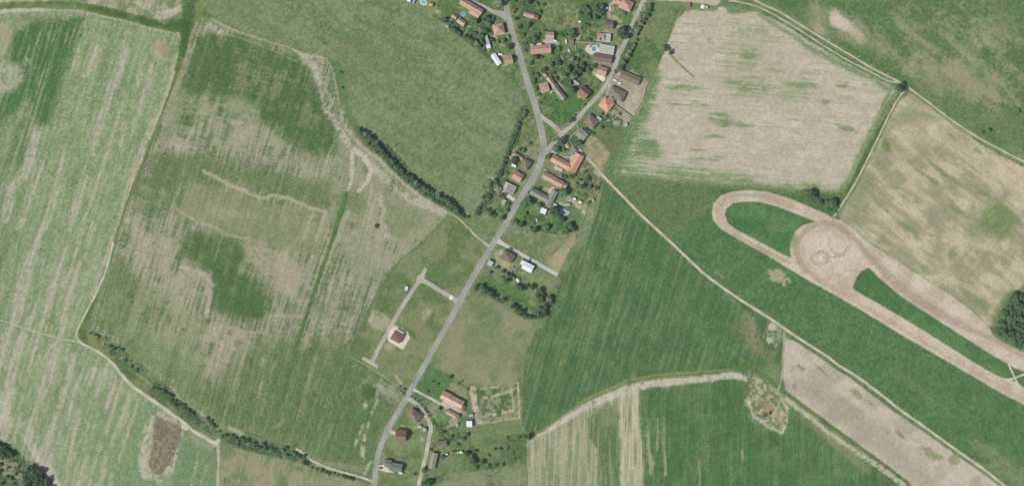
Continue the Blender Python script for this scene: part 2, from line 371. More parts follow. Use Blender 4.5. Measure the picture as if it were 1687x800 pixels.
poly([(322,62),(352,52),(400,62),(470,88),(505,108),(520,140),(535,175),(556,215),(560,250),(520,262),(470,232),(440,210),(385,195),(340,200),(296,215),(300,150)], mixc((76,114,68), (112,132,92), tex2(.50,.66)), 10, 6, .95, tex2(.28,.46))
poly([(318,70),(345,60),(340,130),(320,190),(285,215),(288,170),(304,110)], (84,118,74), 7, 6, .7, tex2(.3,.5))
poly([(236,310),(262,255),(300,262),(290,330),(258,360),(225,345)], (98,124,84), 9, 6, .55, tex2(.3,.5))
poly([(400,100),(500,115),(520,180),(545,225),(470,225),(420,190),(390,150)], mixc((78,114,70), (118,136,96), tex2(.46,.6)), 9, 5, .6)
poly([(330,255),(500,290),(555,300),(548,350),(440,320),(380,300),(300,300),(250,330),(225,320),(250,250)], (96,124,78), 9, 5, .8, tex2(.36,.54))
poly([(300,150),(400,160),(430,190),(440,215),(380,250),(330,235),(290,200)], (166,162,138), 9, 6, .6, tex2(.38,.55))
blob(452,248,32,26,20,(172,164,144),.6,.7,8,tex2(.35,.5)); blob(510,275,32,28,0,(160,158,132),.55,.7,8,tex2(.35,.5))
blob(290,180,14,50,15,(150,156,124),.4,.8,8)
blob(290,220,20,30,10,(168,164,140),.45,.8,8,tex2(.35,.5))
blob(440,230,50,24,12,(156,156,128),.45,.8,8,tex2(.35,.5))
poly([(296,390),(330,380),(372,388),(398,398),(404,410),(398,440),(404,452),(436,480),(444,492),(438,516),(428,526),(395,524),(352,512),(345,495),(350,468),(347,452),(325,440),(296,428)], mixc((76,114,70), (106,130,88), tex2(.50,.68)), 10, 7, .92, ss(STw*.2+STf*.3+CROSS*.3+N_mid*.2, .22, .40))
poly([(390,398),(440,404),(462,430),(470,480),(450,500),(430,460),(402,440)], (96,122,82), 10, 6, .5, ss(STf*.5+CROSS*.5, .4, .6))
poly([(395,398),(470,410),(500,440),(490,490),(452,490),(430,450),(405,430)], (168,160,136), 8, 5, .75, tex2(.32,.5))
poly([(210,360),(290,365),(300,420),(345,455),(345,480),(300,500),(240,470),(225,400)], (172,164,144), 12, 6, .6, tex2(.36,.52))
poly([(310,300),(380,312),(440,335),(540,352),(520,420),(440,402),(380,385),(290,352)], (136,144,108), 7, 4, .7)
blob(370,350,50,14,8,(164,156,132),.5,.8,7)
poly([(170,440),(200,420),(230,470),(260,560),(230,590),(160,530)], (100,130,84), 10, 6, .6)
poly([(215,450),(300,500),(350,540),(340,610),(260,600),(210,545)], (146,152,118), 14, 6, .6, tex2(.36,.55))
poly([(335,530),(430,548),(460,560),(430,640),(360,640),(330,580)], (172,162,142), 12, 6, .55, tex2(.36,.52))
line([(338,283),(372,300),(395,312),(430,326),(455,322),(480,328),(505,340),(535,348)], 6, (176,166,146), 2, 2, .85)
line([(285,342),(320,362),(350,374),(378,387),(405,393),(440,402)], 4, (172,162,142), 2, 2, .7)
line([(300,440),(340,453),(350,470)], 7, (176,168,148), 2, 2, .8); line([(346,478),(340,520)], 8, (180,170,150), 2, 1.5, .8)
line([(352,532),(400,545),(440,548),(445,520),(500,522)], 6, (168,158,136), 2, 3, .7)
for c in [(240,312,18),(270,320,10)]: blob(c[0],c[1],c[2],8,20,(150,152,118),.5,.6,4)
# eastern side of F2
poly([(555,225),(590,235),(640,285),(700,330),(735,352),(700,392),(650,430),(620,450),(600,480),(560,420),(545,340),(540,300),(556,262)], (146,150,122), 8, 5, .75, tex2(.3,.5))
poly([(600,340),(650,345),(700,370),(690,400),(640,440),(600,430)], (166,160,138), 10, 5, .5, tex2(.34,.5))
poly([(630,330),(690,350),(700,370),(660,395),(632,370)], (120,136,98), 8, 5, .6)
poly([(545,320),(580,318),(610,330),(600,350),(560,352)], (104,130,84), 6, 5, .6); blob(605,275,8,12,10,(112,132,86),.8,.5,3)
line([(500,92),(517,108),(522,128),(532,160),(540,185),(553,205),(565,225),(580,245),(600,262),(625,285),(650,308),(680,330),(705,342),(732,350)], [10,12,8,9,10,9,8,10,12,10,10,12,14,10], (182,173,156), 3, 3.5, .85, ss(N_fine*.7+N_mid*.3, .32, .56))
line([(350,33),(400,56),(440,68),(480,80),(500,92),(520,92),(538,98),(548,115),(556,150),(560,180),(566,205),(578,222),(600,245),(625,262),(640,278),(665,302),(700,330),(735,350)], [5,3,2.4,3,9,5,2,2,2,2,2.4,4,5,4,5,5,6,5], (182,174,156), 1.4, 1.0, .72)
line([(540,185),(548,170),(540,150)], 5, SOILP, 2, 2, .5)
line([(585,245),(603,262),(612,280),(605,300),(590,315)], [6,8,7,6,4], SOILP, 2, 2, .9); line([(580,248),(580,275),(578,300),(572,318)], [6,8,6,4], SOILP, 2, 2, .8)
line([(552,230),(540,262),(530,290)], 2.5, SOILP, 1.2, 1, .5); line([(572,318),(562,340)], 2.5, SOILP, 1, 1, .6)
line([(625,320),(632,345),(628,362),(640,390)], [10,7,4,10], SOILP, 3, 3, .5); blob(621,372,3.5,6,10,(92,114,72),.9,.4,1)
for p in [([(536,350),(520,395)],7),([(572,350),(552,400),(540,430)],9),([(515,350),(500,395)],5),([(620,320),(600,390)],3),([(613,300),(606,340)],4)]: line(p[0], p[1], (178,168,148), 2, 1.5, .6, TR)
line([(572,318),(562,350),(546,400),(530,445),(518,480),(505,515),(492,560),(478,610),(466,660)], [7,9,6,7,6,5,7,8,6], (82,120,70), 1.8, 1, .9)
blob(352,47,15,7,20,SOILP,.8,.6,4,TR)
line([(352,50),(400,64),(450,84),(488,102)], 1.6, (160,156,128), 1, .8, .7); line([(330,40),(324,60),(318,80),(305,120)], 2.5, (168,160,138), 1.5, .8, .6)
line([(285,180),(340,190),(385,200),(430,212)], 4, (166,158,136), 2.5, 2.5, .6, TR)
blob(305,240,26,12,10,(170,162,142),.6,.7,6,TR); blob(345,180,22,10,-30,(164,156,134),.6,.7,6,TR)
blob(300,225,10,5,30,(84,116,74),.6,.6,4); blob(372,222,9,18,15,(84,118,74),.55,.7,5); blob(347,230,6,16,15,(84,118,74),.5,.7,5)
# southern part greener
poly([(430,560),(490,570),(560,560),(600,600),(655,640),(660,655),(640,690),(625,720),(610,785),(540,765),(480,735),(400,710),(360,700),(330,660),(380,600)], (86,122,76), 22, 8, .85, ss(ST*.6+N_mid*.4, .30, .50))
poly([(560,585),(655,645),(625,720),(608,780),(560,770),(540,700),(545,630)], (86,122,74), 12, 5, .55)
poly([(190,575),(240,600),(290,640),(350,690),(330,600),(260,560)], (106,134,86), 12, 6, .5)
for p in [([(452,600),(430,680)],6),([(520,590),(495,680)],9),([(548,700),(530,740)],6),([(450,705),(470,690)],5),([(540,580),(520,640)],5),([(398,600),(385,660)],7)]: line(p[0], p[1], (150,150,118), 3, 2, .5, TR)
# ring at the green patch, chalky scrapes near the road
blob(612,642,24,20,30,(168,164,140),.6,.6,6,TR); blob(640,645,22,14,40,(176,168,150),.6,.6,6,TR)
poly([(597,634),(607,629),(620,640),(618,655),(605,660),(596,650)], (82,110,62), 1.5, 1, 1)
blob(600,669,5,6,0,SOILP,.8,.8,5,TR)
for p in [([(598,700),(590,720),(585,735)],[4,6,5]),([(608,695),(600,722),(597,745),(598,758)],[4,5,8,5]),([(622,660),(613,680)],4),([(610,760),(600,782)],5)]: line(p[0], p[1], SOILP, 2, 2, .75, TR)
line([(520,765),(560,765),(600,775)], 12, (150,154,124), 5, 4, .5, TR)
line([(380,706),(398,712),(396,724)], 7, SOILP, 2, 2, .6)
line([(285,640),(292,652),(320,672),(345,690)], 3, (176,168,148), 1.2, 1, .8, TR)
line([(226,615),(245,630),(255,640)], 2, (176,168,148), 1, 1, .8)
# F14, F15
poly([(362,730),(390,738),(430,748),(480,760),(520,772),(560,786),(612,797),(612,880),(360,880)], mixc((112,136,90), (150,146,118), patchy(STf*.3+N_mid*.4+N_big*.3, .42, .58)), 2, 1, region='meadow')
poly([(500,790),(560,785),(615,800),(615,880),(480,880)], (158,150,124), 10, 6, .5)
poly([(298,720),(318,730),(357,740),(358,880),(284,880),(290,760)], (112,146,104), 2.5, 2, .95, region='field')
line([(327,745),(315,800)], 3, SOILP, 1.5, 1.5, .6, TR); line([(340,765),(330,800)], 4, SOILP, 2, 2, .4, TR); line([(359,725),(360,760),(358,800),(358,860)], [6,3.5,4,4], SOILP, 1.2, 1, .85)
poly([(310,712),(330,712),(356,728),(350,742),(325,735)], (150,152,126), 3, 2, .8)
# lower left scrub ground
poly([(-80,715),(0,724),(25,742),(48,765),(85,790),(92,880),(-80,880)], mixc((84,116,74), (142,138,110), patchy(N_mid, .42, .6)), 3, 2, region='scrub_ground')
# F3 meadow
F3 = [(335,-80),(330,0),(348,30),(400,52),(440,64),(490,82),(530,88),(552,104),(565,125),(570,170),(582,205),(605,226),(650,262),(690,300),(730,328),(765,352),(785,345),(810,310),(828,278),(850,215),(866,182),(862,160),(848,138),(820,112),(785,80),(745,48),(700,18),(668,0),(640,-20),(600,-80)]
poly(F3, mixc((104,131,90), (124,141,106), patchy(N_mid*.25+along(30,60,9,71)*.4+N_fine*.35, .34, .66)), 2, 1.5, region='meadow')
poly([(330,0),(480,-10),(500,60),(440,66),(350,32)], (126,142,108), 20, 5, .4)
blob(690,200,120,60,60,(110,138,92),.4,.8,10); blob(600,100,60,30,20,(120,132,98),.5,.8,10)
line([(552,104),(566,125),(570,170),(590,215)], 8, (92,126,84), 4, 2, .7)
# F12 residential meadow, F13
poly([(738,356),(806,398),(790,435),(760,490),(730,545),(700,598),(672,645),(655,638),(620,618),(575,592),(590,548),(605,515),(622,482),(645,450),(690,405),(722,372)], mixc((100,126,80), (124,136,96), patchy(N_mid, .4, .6)), 1.5, 1, region='meadow')
line([(737,355),(722,374),(690,404),(660,428),(640,452),(620,486),(604,516),(590,550),(574,588),(580,592),(600,602),(640,628),(664,644)], 3, (92,124,80), 1.5, .5, .8)
line([(574,586),(600,599),(628,617),(655,636)], 1.2, (190,196,140), .8, .3, .7)
poly([(762,500),(785,482),(830,505),(870,530),(884,545),(868,580),(860,640),(858,635),(795,640),(778,645),(740,612),(705,600)], mixc((112,132,90), (140,142,110), patchy(N_mid*.6+N_big*.4, .38, .6)), 2, 1.5, region='meadow')
blob(800,560,50,36,20,(142,142,112),.4,.9,8)
poly([(690,615),(700,598),(742,618),(755,632),(738,645),(728,660),(700,648),(686,640)], (84,126,76), 1.5, 1, .9)
poly([(735,640),(745,627),(770,640),(768,660),(745,650)], (146,142,112), 1.5, 1, .9)
for ppts, c in [([(606,528),(614,508),(638,520),(645,528),(640,540),(632,545),(612,540)], (168,162,136)), ([(692,528),(697,512),(703,508),(712,510),(704,528),(697,530)], (176,168,140)), ([(633,565),(645,562),(652,572),(640,580),(634,575)], (158,158,130)), ([(665,548),(705,570),(697,592),(665,580)], (134,138,104)), ([(690,515),(710,545),(700,560),(675,535)], (130,132,104))]:
    poly(ppts, c, 2.5, 2, .85, TR if c[0] > 160 else None)
poly([(617,513),(612,528),(608,530)], SOILP, 1.5, .5, .8); line([(646,615),(655,622),(662,632)], [2,5,3], (176,168,148), 2, 1.5, .8)
poly([(641,541),(650,536),(672,547),(676,556),(664,575),(660,574),(640,561),(638,556)], (224,200,182), 1, .3, 1)
# bordered plot
PL = [(779,640),(857,628),(858,690),(786,697)]
poly(PL, mixc((88,118,74), (140,142,110), patchy(N_fine*.6+N_mid*.4, .42, .56)), 1.5, 1, region='plot')
for p, wd in [([(778,641),(782,665),(790,696)], [11,10,8]), ([(853,630),(855,660),(856,687)], 3.5), ([(843,640),(846,660),(845,676)], 3), ([(790,697),(820,693),(847,689)], 2), ([(796,655),(820,651),(850,640)], 3), ([(796,685),(822,681),(845,675)], 4), ([(792,640),(822,636)], 2)]:
    line(p, wd, (190,178,158), 1.5, 1.2, .92, ss(N_fine, .2, .36))
poly([(788,668),(795,676),(792,692),(785,690)], (138,132,108), 2, 1, .7)
poly([(786,698),(862,690),(868,716),(872,730),(870,770),(790,775),(770,740)], mixc((86,122,76), (112,134,90), patchy(N_mid, .4, .6)), 2, 1.5, .9)
poly([(770,775),(870,765),(875,880),(700,880),(720,800)], (140,144,114), 6, 4, .7, TR)
# F4 deep green field
GRv = mixc((74,114,76), (100,130,88), patchy(along(107, 60, 3.0, 83)*.7+N_mid*.3, .42, .64))
F4 = [(996,300),(985,345),(965,395),(945,430),(925,462),(908,505),(898,535),(880,548),(866,588),(862,640),(860,700),(872,717),(900,700),(935,674),(965,655),(1000,638),(1050,620),(1110,612),(1200,606),(1285,600),(1291,548),(1270,530),(1230,504),(1195,478),(1160,453),(1130,426),(1100,396),(1060,360),(1030,330),(1006,304)]
poly(F4, GRv, 1.5, .6, region='field')
poly([(1040,330),(1120,400),(1180,470),(1230,540),(1260,590),(1150,590),(1050,440)], (76,122,78), 25, 6, .35)
blob(1238,548,14,34,-20,(146,134,112),.9,.8,5,TR); blob(1222,540,22,18,10,(122,132,96),.5,.7,6); blob(1250,575,30,10,20,(126,132,98),.6,.8,5,TR)
line([(1195,482),(1215,502),(1235,520),(1245,535)], 5, (140,142,112), 3, 2, .6, TR)
poly([(1262,545),(1270,530),(1284,536),(1290,560),(1278,572),(1264,562)], (166,160,138), 3, 2, .7, TR)
blob(1272,538,7,7,0,(206,198,184),.9,.5,2); blob(1268,560,6,5,0,(190,178,150),.9,.5,2)
def tram(pts, ang, gap, col, amt, off=0, jit=0.0, wd=.9):
    a = R_(ang); s = win(pts, 2); v_ = -PX[s]*math.sin(a)+PY[s]*math.cos(a)+off+N_warp1[s]*jit*6
    ph = np.mod(v_, gap); d = np.minimum(np.abs(ph-1.3), np.abs(ph-4.0)); m = ss(-d, -wd-.5, -wd*.3)*amt*ss(-sd_poly(s, pts), 0, 3)*ss(N_mid[s], .25, .55)
    blend(s, m, col)
tram(F4, 107, 21, (118,138,98), .45, 3, .6); tram(F1, 107, 26, (164,164,138), .40, 9, .6); tram(F2, 107, 23, (158,154,128), .35, 5, .6)
tram(F1, 107, 9.5, (112,142,96), .30, 2, .8, 1.2)
# F5 meadow by the track plus the long green strip
F5 = [(1000,296),(1008,288),(1050,292),(1110,300),(1180,307),(1250,310),(1320,313),(1360,322),(1385,330),(1380,355),(1400,375),(1700,600),(1760,640),(1760,880),(1660,880),(1658,802),(1625,777),(1582,747),(1520,702),(1482,675),(1450,648),(1412,621),(1380,600),(1362,587),(1325,563),(1295,543),(1270,526),(1230,500),(1200,480),(1162,452),(1132,425),(1105,400),(1063,360),(1033,330)]
poly(F5, mixc((76,119,76), (88,128,84), patchy(N_mid*.3+N_fine*.7, .3, .7)), 1.5, .6, region='meadow')
poly([(1000,290),(1180,306),(1190,325),(1172,345),(1150,360),(1105,398),(1000,300)], (98,126,84), 8, 5, .8)
line([(1102,390),(1135,362),(1170,338)], 1.5, (120,134,96), 1, .5, .5)
for c in [(1278,452,18,9,28),(1290,462,12,9,40)]: blob(*c, (172,160,136), .85, .4, 5, TR)
blob(1185,452,12,4,40,(132,136,106),.6,.6,3,TR)
line([(1470,610),(1500,630),(1540,660),(1560,672)], [10,14,12,5], (104,134,90), 8, 4, .7)
line([(1610,735),(1650,760),(1687,790),(1740,830)], [20,24,22,20], (128,142,102), 8, 4, .65)
poly([(1600,765),(1640,762),(1690,800),(1720,860),(1680,850),(1640,795)], (124,140,100), 5, 3, .6, TR)
# F6 pale field
F6 = [(1112,36),(1130,18),(1185,12),(1215,12),(1245,20),(1287,38),(1340,72),(1390,102),(1435,125),(1462,138),(1474,150),(1462,168),(1440,205),(1420,248),(1402,290),(1388,318),(1350,320),(1300,312),(1250,309),(1180,305),(1100,298),(1008,287),(1022,245),(1040,200),(1058,160),(1080,120),(1092,92),(1102,66)]
poly(F6, mixc((182,173,153), (194,184,166), patchy(N_mid, .3, .7)), 1.5, .8, region='field')
ewp = lambda a, b: ss(EW*.6+N_mid*.4, a, b)
poly(F6, (126,144,108), 2, 0, .50, ewp(.54, .74))
poly([(1195,40),(1270,45),(1280,85),(1285,120),(1340,130),(1350,160),(1240,170),(1180,140),(1200,100)], (128,142,104), 22, 8, .5, ss(N_mid*.6+EW*.4, .36, .6))
poly([(1010,280),(1022,245),(1045,200),(1060,160),(1080,125),(1090,130),(1075,180),(1060,210),(1090,235),(1090,262),(1040,262),(1110,285),(1180,298),(1100,300)], (100,136,90), 8, 6, .85, ewp(.30, .62))
poly([(1040,260),(1200,283),(1320,300),(1390,310),(1392,322),(1180,308),(1010,292)], (116,142,98), 6, 4, .8, ewp(.32,.62))
for c in [(1185,195,24,12,5),(1195,205,14,6,5),(1180,226,20,3,3),(1150,248,14,3,3),(1150,260,16,4,3),(1180,262,16,5,3),(1232,93,14,8,0),(1215,136,24,5,3),(1157,52,4,3,20),(1168,68,4,4,0),(1215,37,7,4,0),(1360,170,8,5,0),(1130,170,50,5,3),(1235,145,35,6,3),(1320,140,30,6,3),(1390,140,18,5,5),(1225,205,20,4,3),(1130,145,40,5,3),(1395,212,18,5,20)]:
    blob(*c, (106,138,88), .65, .6, 4, ss(EW, .3, .46))
line([(1106,92),(1120,106),(1132,117),(1143,126)], 3.5, (122,134,88), 1.2, .6, .9)
poly([(1195,10),(1230,10),(1240,20),(1215,23),(1198,22)], (96,134,88), 3, 2, .8)
line([(1250,25),(1300,55),(1350,88),(1395,112),(1440,130),(1466,150),(1455,180),(1440,205),(1422,245),(1400,290),(1385,316)], [4,6,9,10,7,8,12,9,10,8,8], (108,136,92), 4, 3, .75)
line([(1468,155),(1450,188),(1430,230),(1410,275),(1395,312)], 2.5, (160,160,134), 1.2, .5, .6)
line([(1084,118),(1064,158),(1044,200),(1026,245),(1012,284)], [8,14,18,22,20], (98,134,88), 6, 4, .85, ss(EW*.3+N_mid*.3+N_fine*.4, .2, .45))
line([(1010,291),(1100,298),(1180,304),(1250,308),(1320,314),(1388,318)], 9, (104,132,86), 4, 3, .8)
# F7 grass strip
poly([(1062,14),(1075,5),(1120,14),(1112,38),(1100,68),(1090,95),(1078,122),(1068,138),(1050,130),(1018,118),(1024,100),(1035,78),(1045,55),(1052,35)], mixc((84,120,74), (118,134,92), patchy(N_mid, .42, .6)), 1.5, 1, region='meadow')
blob(1092,28,18,10,0,(142,142,114),.5,.8,5); blob(1065,112,10,14,0,(132,136,104),.5,.8,5)
line([(1120,20),(1108,50),(1098,78),(1088,105),(1078,125)], 2, (156,158,130), 1, .6, .5)
poly([(1080,-80),(1190,-80),(1186,4),(1178,10),(1150,6),(1120,3),(1080,1)], (190,178,162), 1.2, .6, .95)
poly([(1060,0),(1100,1),(1150,6),(1182,12),(1185,18),(1125,18),(1070,12)], (112,134,88), 2.5, 2, .8, region='verge')
# F8 top right pasture
F8 = [(1188,-80),(1200,-4),(1238,-2),(1265,10),(1290,21),(1340,53),(1400,88),(1440,112),(1478,132),(1498,143),(1528,166),(1570,197),(1612,225),(1650,245),(1760,290),(1760,-80)]
NWE = along(38, 60, 14, 91)
poly(F8, mixc((88,124,80), (144,146,118), patchy(NWE*.5+N_mid*.3+N_fine*.2, .36, .66)), 1.5, 1, region='pasture')
poly([(1250,-5),(1330,-5),(1345,30),(1330,40),(1290,18)], (82,122,76), 8, 5, .7)
poly([(1360,-5),(1460,0),(1480,50),(1455,50),(1420,30),(1370,10)], (82,124,76), 8, 5, .75)
poly([(1400,-20),(1760,-80),(1760,80),(1640,50),(1620,20),(1520,10)], (94,128,82), 20, 8, .5)
blob(1385,35,27,13,38,(206,190,176),.95,.5,5); blob(1412,58,22,9,35,(200,184,168),.85,.6,5); blob(1345,20,22,20,40,(150,150,122),.6,.8,6)
blob(1350,47,16,8,30,(172,160,138),.7,.7,5)
poly([(1385,72),(1410,78),(1440,98),(1432,105),(1400,86)], (78,122,72), 4, 3, .85)
poly([(1500,130),(1530,135),(1590,170),(1640,190),(1687,175),(1760,180),(1760,290),(1650,243),(1600,220),(1540,175)], (88,126,78), 12, 6, .75)
poly([(1530,110),(1600,130),(1640,160),(1580,165),(1520,140)], (154,148,122), 14, 6, .6)
blob(1430,70,40,20,35,(138,142,110),.5,.9,8)
line([(1655,200),(1672,190),(1690,178)], 2, (98,118,72), 1, .5, .7)
# F9 tan field
F9 = [(1500,152),(1520,168),(1566,203),(1610,232),(1650,255),(1690,276),(1760,305),(1760,470),(1690,478),(1660,490),(1648,510),(1638,535),(1630,538),(1612,520),(1575,490),(1537,468),(1500,444),(1458,418),(1424,396),(1400,378),(1382,362),(1395,335),(1412,305),(1430,268),(1452,222),(1462,200),(1477,170)]
N9 = along(38, 45, 9, 101)
poly(F9, mixc((150,150,122), (190,178,152), patchy(N9*.6+N_mid*.4, .36, .64)), 1.5, .8, region='field')
poly([(1470,190),(1520,180),(1600,240),(1690,300),(1690,340),(1610,270),(1540,240),(1480,235)], (196,182,154), 12, 6, .5)
poly([(1465,195),(1500,170),(1560,200),(1520,195),(1490,205),(1465,215)], (134,144,104), 6, 4, .6)
blob(1645,365,36,34,30,(116,136,88),.85,.5,8); blob(1610,385,24,20,30,(130,140,100),.6,.8,6); blob(1460,240,8,13,-20,(106,132,82),.8,.5,3)
poly([(1385,350),(1410,310),(1430,280),(1445,290),(1440,330),(1420,370),(1395,370)], (142,148,114), 8, 5, .6)
for c in [(1432,302,7,3,30),(1405,340,8,4,0),(1440,250,6,4,0),(1448,268,5,5,0),(1567,225,12,4,35),(1610,250,10,5,30),(1620,320,14,4,30),(1580,350,20,4,38),(1535,390,14,3,38),(1570,418,8,8,40),(1525,445,14,9,35),(1430,350,20,2,38),(1510,335,10,3,38),(1540,300,30,5,38),(1610,495,30,10,30),(1500,380,26,6,38),(1560,290,40,5,38)]:
    blob(*c, (108,132,86), .6, .6, 4, TR)
line([(1638,540),(1645,515),(1655,492),(1690,474),(1740,460)], 13, (108,130,80), 5, 4, .8)
line([(1500,150),(1530,172),(1570,205),(1612,234),(1650,255),(1700,280)], 3, (96,124,76), 1.5, 1, .8)
line([(1505,160),(1545,188),(1600,225)], 4, (168,158,132), 2, 1, .7)
# F10 grey-beige fallow
F10 = [(1293,552),(1303,556),(1325,572),(1345,585),(1380,610),(1410,628),(1450,660),(1482,684),(1520,710),(1582,753),(1620,780),(1655,806),(1740,870),(1740,880),(1530,880),(1508,806),(1495,790),(1462,766),(1420,735),(1388,712),(1340,678),(1294,643),(1290,620)]
poly(F10, mixc((176,166,148), (192,180,164), patchy(N_mid, .35, .6)), 1.5, .6, region='field')
line([(1320,640),(1380,670),(1430,710),(1480,750),(1520,790)], [24,34,40,36,30], (160,156,136), 14, 4, .75)
for c in [(1412,648,14,6,45),(1435,665,10,3,40),(1308,634,4,5,0),(1530,745,16,8,35),(1483,715,14,4,45),(1545,752,12,5,20),(1360,615,26,2,38),(1320,605,8,3,40)]: blob(*c, (112,132,84), .7, .5, 4, TR)
blob(1572,758,11,9,30,(142,140,112),.9,.4,3); blob(1577,748,8,4,20,(118,134,90),.8,.4,2)
line([(1296,554),(1340,572),(1380,605),(1412,627),(1450,656),(1482,680)], 4, (82,122,72), 1.6, 1.4, .8)
# F11 southern field
F11 = [(868,722),(880,716),(900,706),(935,684),(965,666),(1000,650),(1050,634),(1110,625),(1200,614),(1225,614),(1245,622),(1270,638),(1292,655),(1325,680),(1362,710),(1400,738),(1447,768),(1492,800),(1560,870),(1560,880),(866,880)]
poly(F11, mixc((74,116,72), (92,130,80), patchy(NS*.6+N_mid*.4, .4, .62)), 1.5, .8, region='field')
poly([(868,722),(900,706),(965,666),(1050,634),(1055,700),(1052,880),(868,880)], mixc((140,148,112), (178,170,146), patchy(NS, .4, .6)), 5, 3, .88)
poly([(968,690),(1000,665),(1020,680),(1022,880),(985,880),(985,740),(970,720)], (82,118,74), 4, 3, .85, ss(NS, .3, .5))
poly([(985,675),(1022,668),(1022,695),(990,700)], (138,142,112), 6, 3, .6)
poly([(1022,640),(1053,634),(1054,700),(1060,740),(1058,880),(1022,880)], (190,180,158), 3, 2, .9, ss(NS, .24, .44))
for p, wd in [([(1068,690),(1068,740),(1073,760),(1070,800)],[3,5,9,4]),([(1084,690),(1083,740)],[2,4]),([(1093,685),(1094,740),(1096,780)],[2,4,6]),([(960,705),(962,730),(958,800)],[5,8,6]),([(945,715),(942,740)],[4,6]),([(876,735),(880,765),(882,820)],[5,8,5]),([(1152,757),(1153,800)],2),([(1225,755),(1222,740)],4)]:
    line(p, wd, (180,172,150), 2, 1.2, .75, ss(NS, .25, .45))
for i in range(5): line([(905+i*14,735+((i*7)%5)*6),(903+i*14,860)], 2.5, (112,132,88), 1.4, .8, .5)
line([(872,722),(905,707),(935,688),(965,670),(1000,654),(1035,640),(1067,633),(1125,627),(1175,622),(1212,618),(1237,624),(1258,638),(1275,648)], [7,10,10,12,13,12,12,12,11,11,9,7,5], SOILP, 2.5, 2, .92, ss(N_fine, .22, .4))
line([(873,715),(893,709),(925,684),(962,657),(1000,639),(1030,626),(1075,618),(1140,613),(1205,608),(1235,604)], 6, (98,124,72), 2, 1, .8)
line([(892,713),(925,687),(962,659),(1000,641),(1030,629)], 1.3, (186,178,128), .8, .3, .8); line([(1030,627),(1075,618),(1140,613),(1205,608)], 1.2, (170,166,112), .8, .3, .8)
line([(878,718),(894,713)], 2, (200,190,140), .8, .3, .9)
poly([(1232,616),(1262,630),(1285,645),(1298,670),(1296,700),(1288,715),(1262,700),(1235,690),(1228,670),(1232,640)], mixc((112,126,88),(176,166,142), patchy(N_fine,.42,.6)), 5, 5, .9)
line([(1233,660),(1240,682),(1262,700),(1288,712),(1297,695),(1296,672),(1285,655)], 4, SOILP, 2, 2, .8, TR)
blob(1262,668,16,6,30,(152,128,102),.8,.6,3,TR); line([(1262,672),(1280,685),(1293,692)], 4, (172,150,126), 1.5, 1, .8)
line([(1215,602),(1240,606),(1262,620),(1285,642)], 5, (92,118,68), 2, 1, .85)
line([(1292,655),(1325,680),(1362,710),(1400,737),(1447,768),(1492,800),(1540,840)], 8, (190,180,160), 2, 1, .9, ss(N_fine, .22, .4))
line([(1320,685),(1360,718),(1400,750),(1430,775)], [5,10,16,12], (142,138,112), 5, 3, .7)
line([(1293,644),(1340,679),(1387,714),(1420,738),(1462,768),(1492,792),(1502,812),(1540,860)], 4.5, (92,120,64), 1.2, .4, .95)
line([(1295,643),(1340,677),(1387,711),(1440,749),(1480,778)], .9, (180,174,130), .6, .2, .5)
tram(F11, 91, 19, (120,140,98), .38, 4, .5); tram(F6, 4, 24, (166,160,134), .35, 2, .6); tram(F10, 38, 17, (172,162,142), .35, 2, .4)
# the sandy exercise track
TRK = [(1172.5,350),(1175,335),(1187.5,322.5),(1207.5,315),(1232.5,313),(1265,316),(1300,326),(1332.5,340),(1355,350),(1375,360),(1384,362),(1404.5,375),(1424.5,396),(1457,417),(1499.5,444),(1537,468),(1574.5,491),(1612,521),(1629.5,539),(1636,552.5),(1649.5,562.5),(1674.5,575),(1712,592),(1765,615),(1765,705),(1740,692),(1687,666),(1649.5,647.5),(1612,625),(1569.5,600),(1487,552.5),(1400,499.5),(1324.5,457.5),(1275,427),(1226,399.5),(1185,375),(1175,362)]
SANDC = (194,178,160)
poly(TRK, mixc((188,172,152), (200,186,168), patchy(N_mid, .35, .6)), .9, .3, region='dirt_track')
IN1 = [(1194,352.5),(1197.5,342.5),(1207.5,335),(1225,332),(1250,332.5),(1280,340),(1312.5,352.5),(1342.5,365),(1322,371),(1310,381),(1302.5,397),(1301,412),(1303,424),(1287,417.5),(1255,400),(1212.5,377.5),(1200,367.5)]
IN2 = [(1404.5,475),(1407,467.5),(1412,455),(1419.5,446),(1431,440),(1447,456),(1482,486),(1512,506),(1574.5,546),(1637,586),(1656,596),(1663,606),(1670,621),(1656,622.5),(1647,620),(1609.5,599.5),(1574.5,577),(1487,523)]
IN3 = [(1676,621),(1700,613),(1765,640),(1765,680),(1700,645),(1682,634)]
for q, f in ((IN1, .9), (IN2, .9), (IN3, .9)):
    poly(q, mixc((74,122,76), (88,132,82), patchy(N_mid, .4, .6)), f, .3, region='grass_island')
poly([(1658,597),(1672,606),(1690,612),(1720,624),(1720,650),(1692,640),(1682,634),(1671,627),(1657,623)], (82,124,78), .9, .3, 1)
blob(1306,395,7,14,10,(112,134,86),.5,.7,2)
DK = (154,139,116)
line([(1330,372),(1355,366),(1380,372),(1400,386),(1418,404),(1435,425),(1455,445),(1475,466),(1500,486),(1530,504),(1565,525),(1600,543),(1640,560),(1690,590)], [4,6,9,10,9,10,13,15,15,14,13,10,8,7], DK, 3.5, 1.5, .62, ss(N_fine, .0, .5))
line([(1445,418),(1480,446),(1510,472),(1550,500),(1590,523),(1625,545)], [1,1.5,1.5,1.5,1.5,1], (214,204,188), 1, .5, .5)
line([(1345,371),(1328,380),(1315,395),(1311,412),(1316,430),(1330,446),(1350,462)], [8,8,8,9,9,9,8], DK, 3, 1, .55)
line([(1350,462),(1400,490),(1480,538),(1560,586),(1640,632),(1700,664)], [9,8,6,6,6,6], (178,160,138), 2.5, 1, .6)
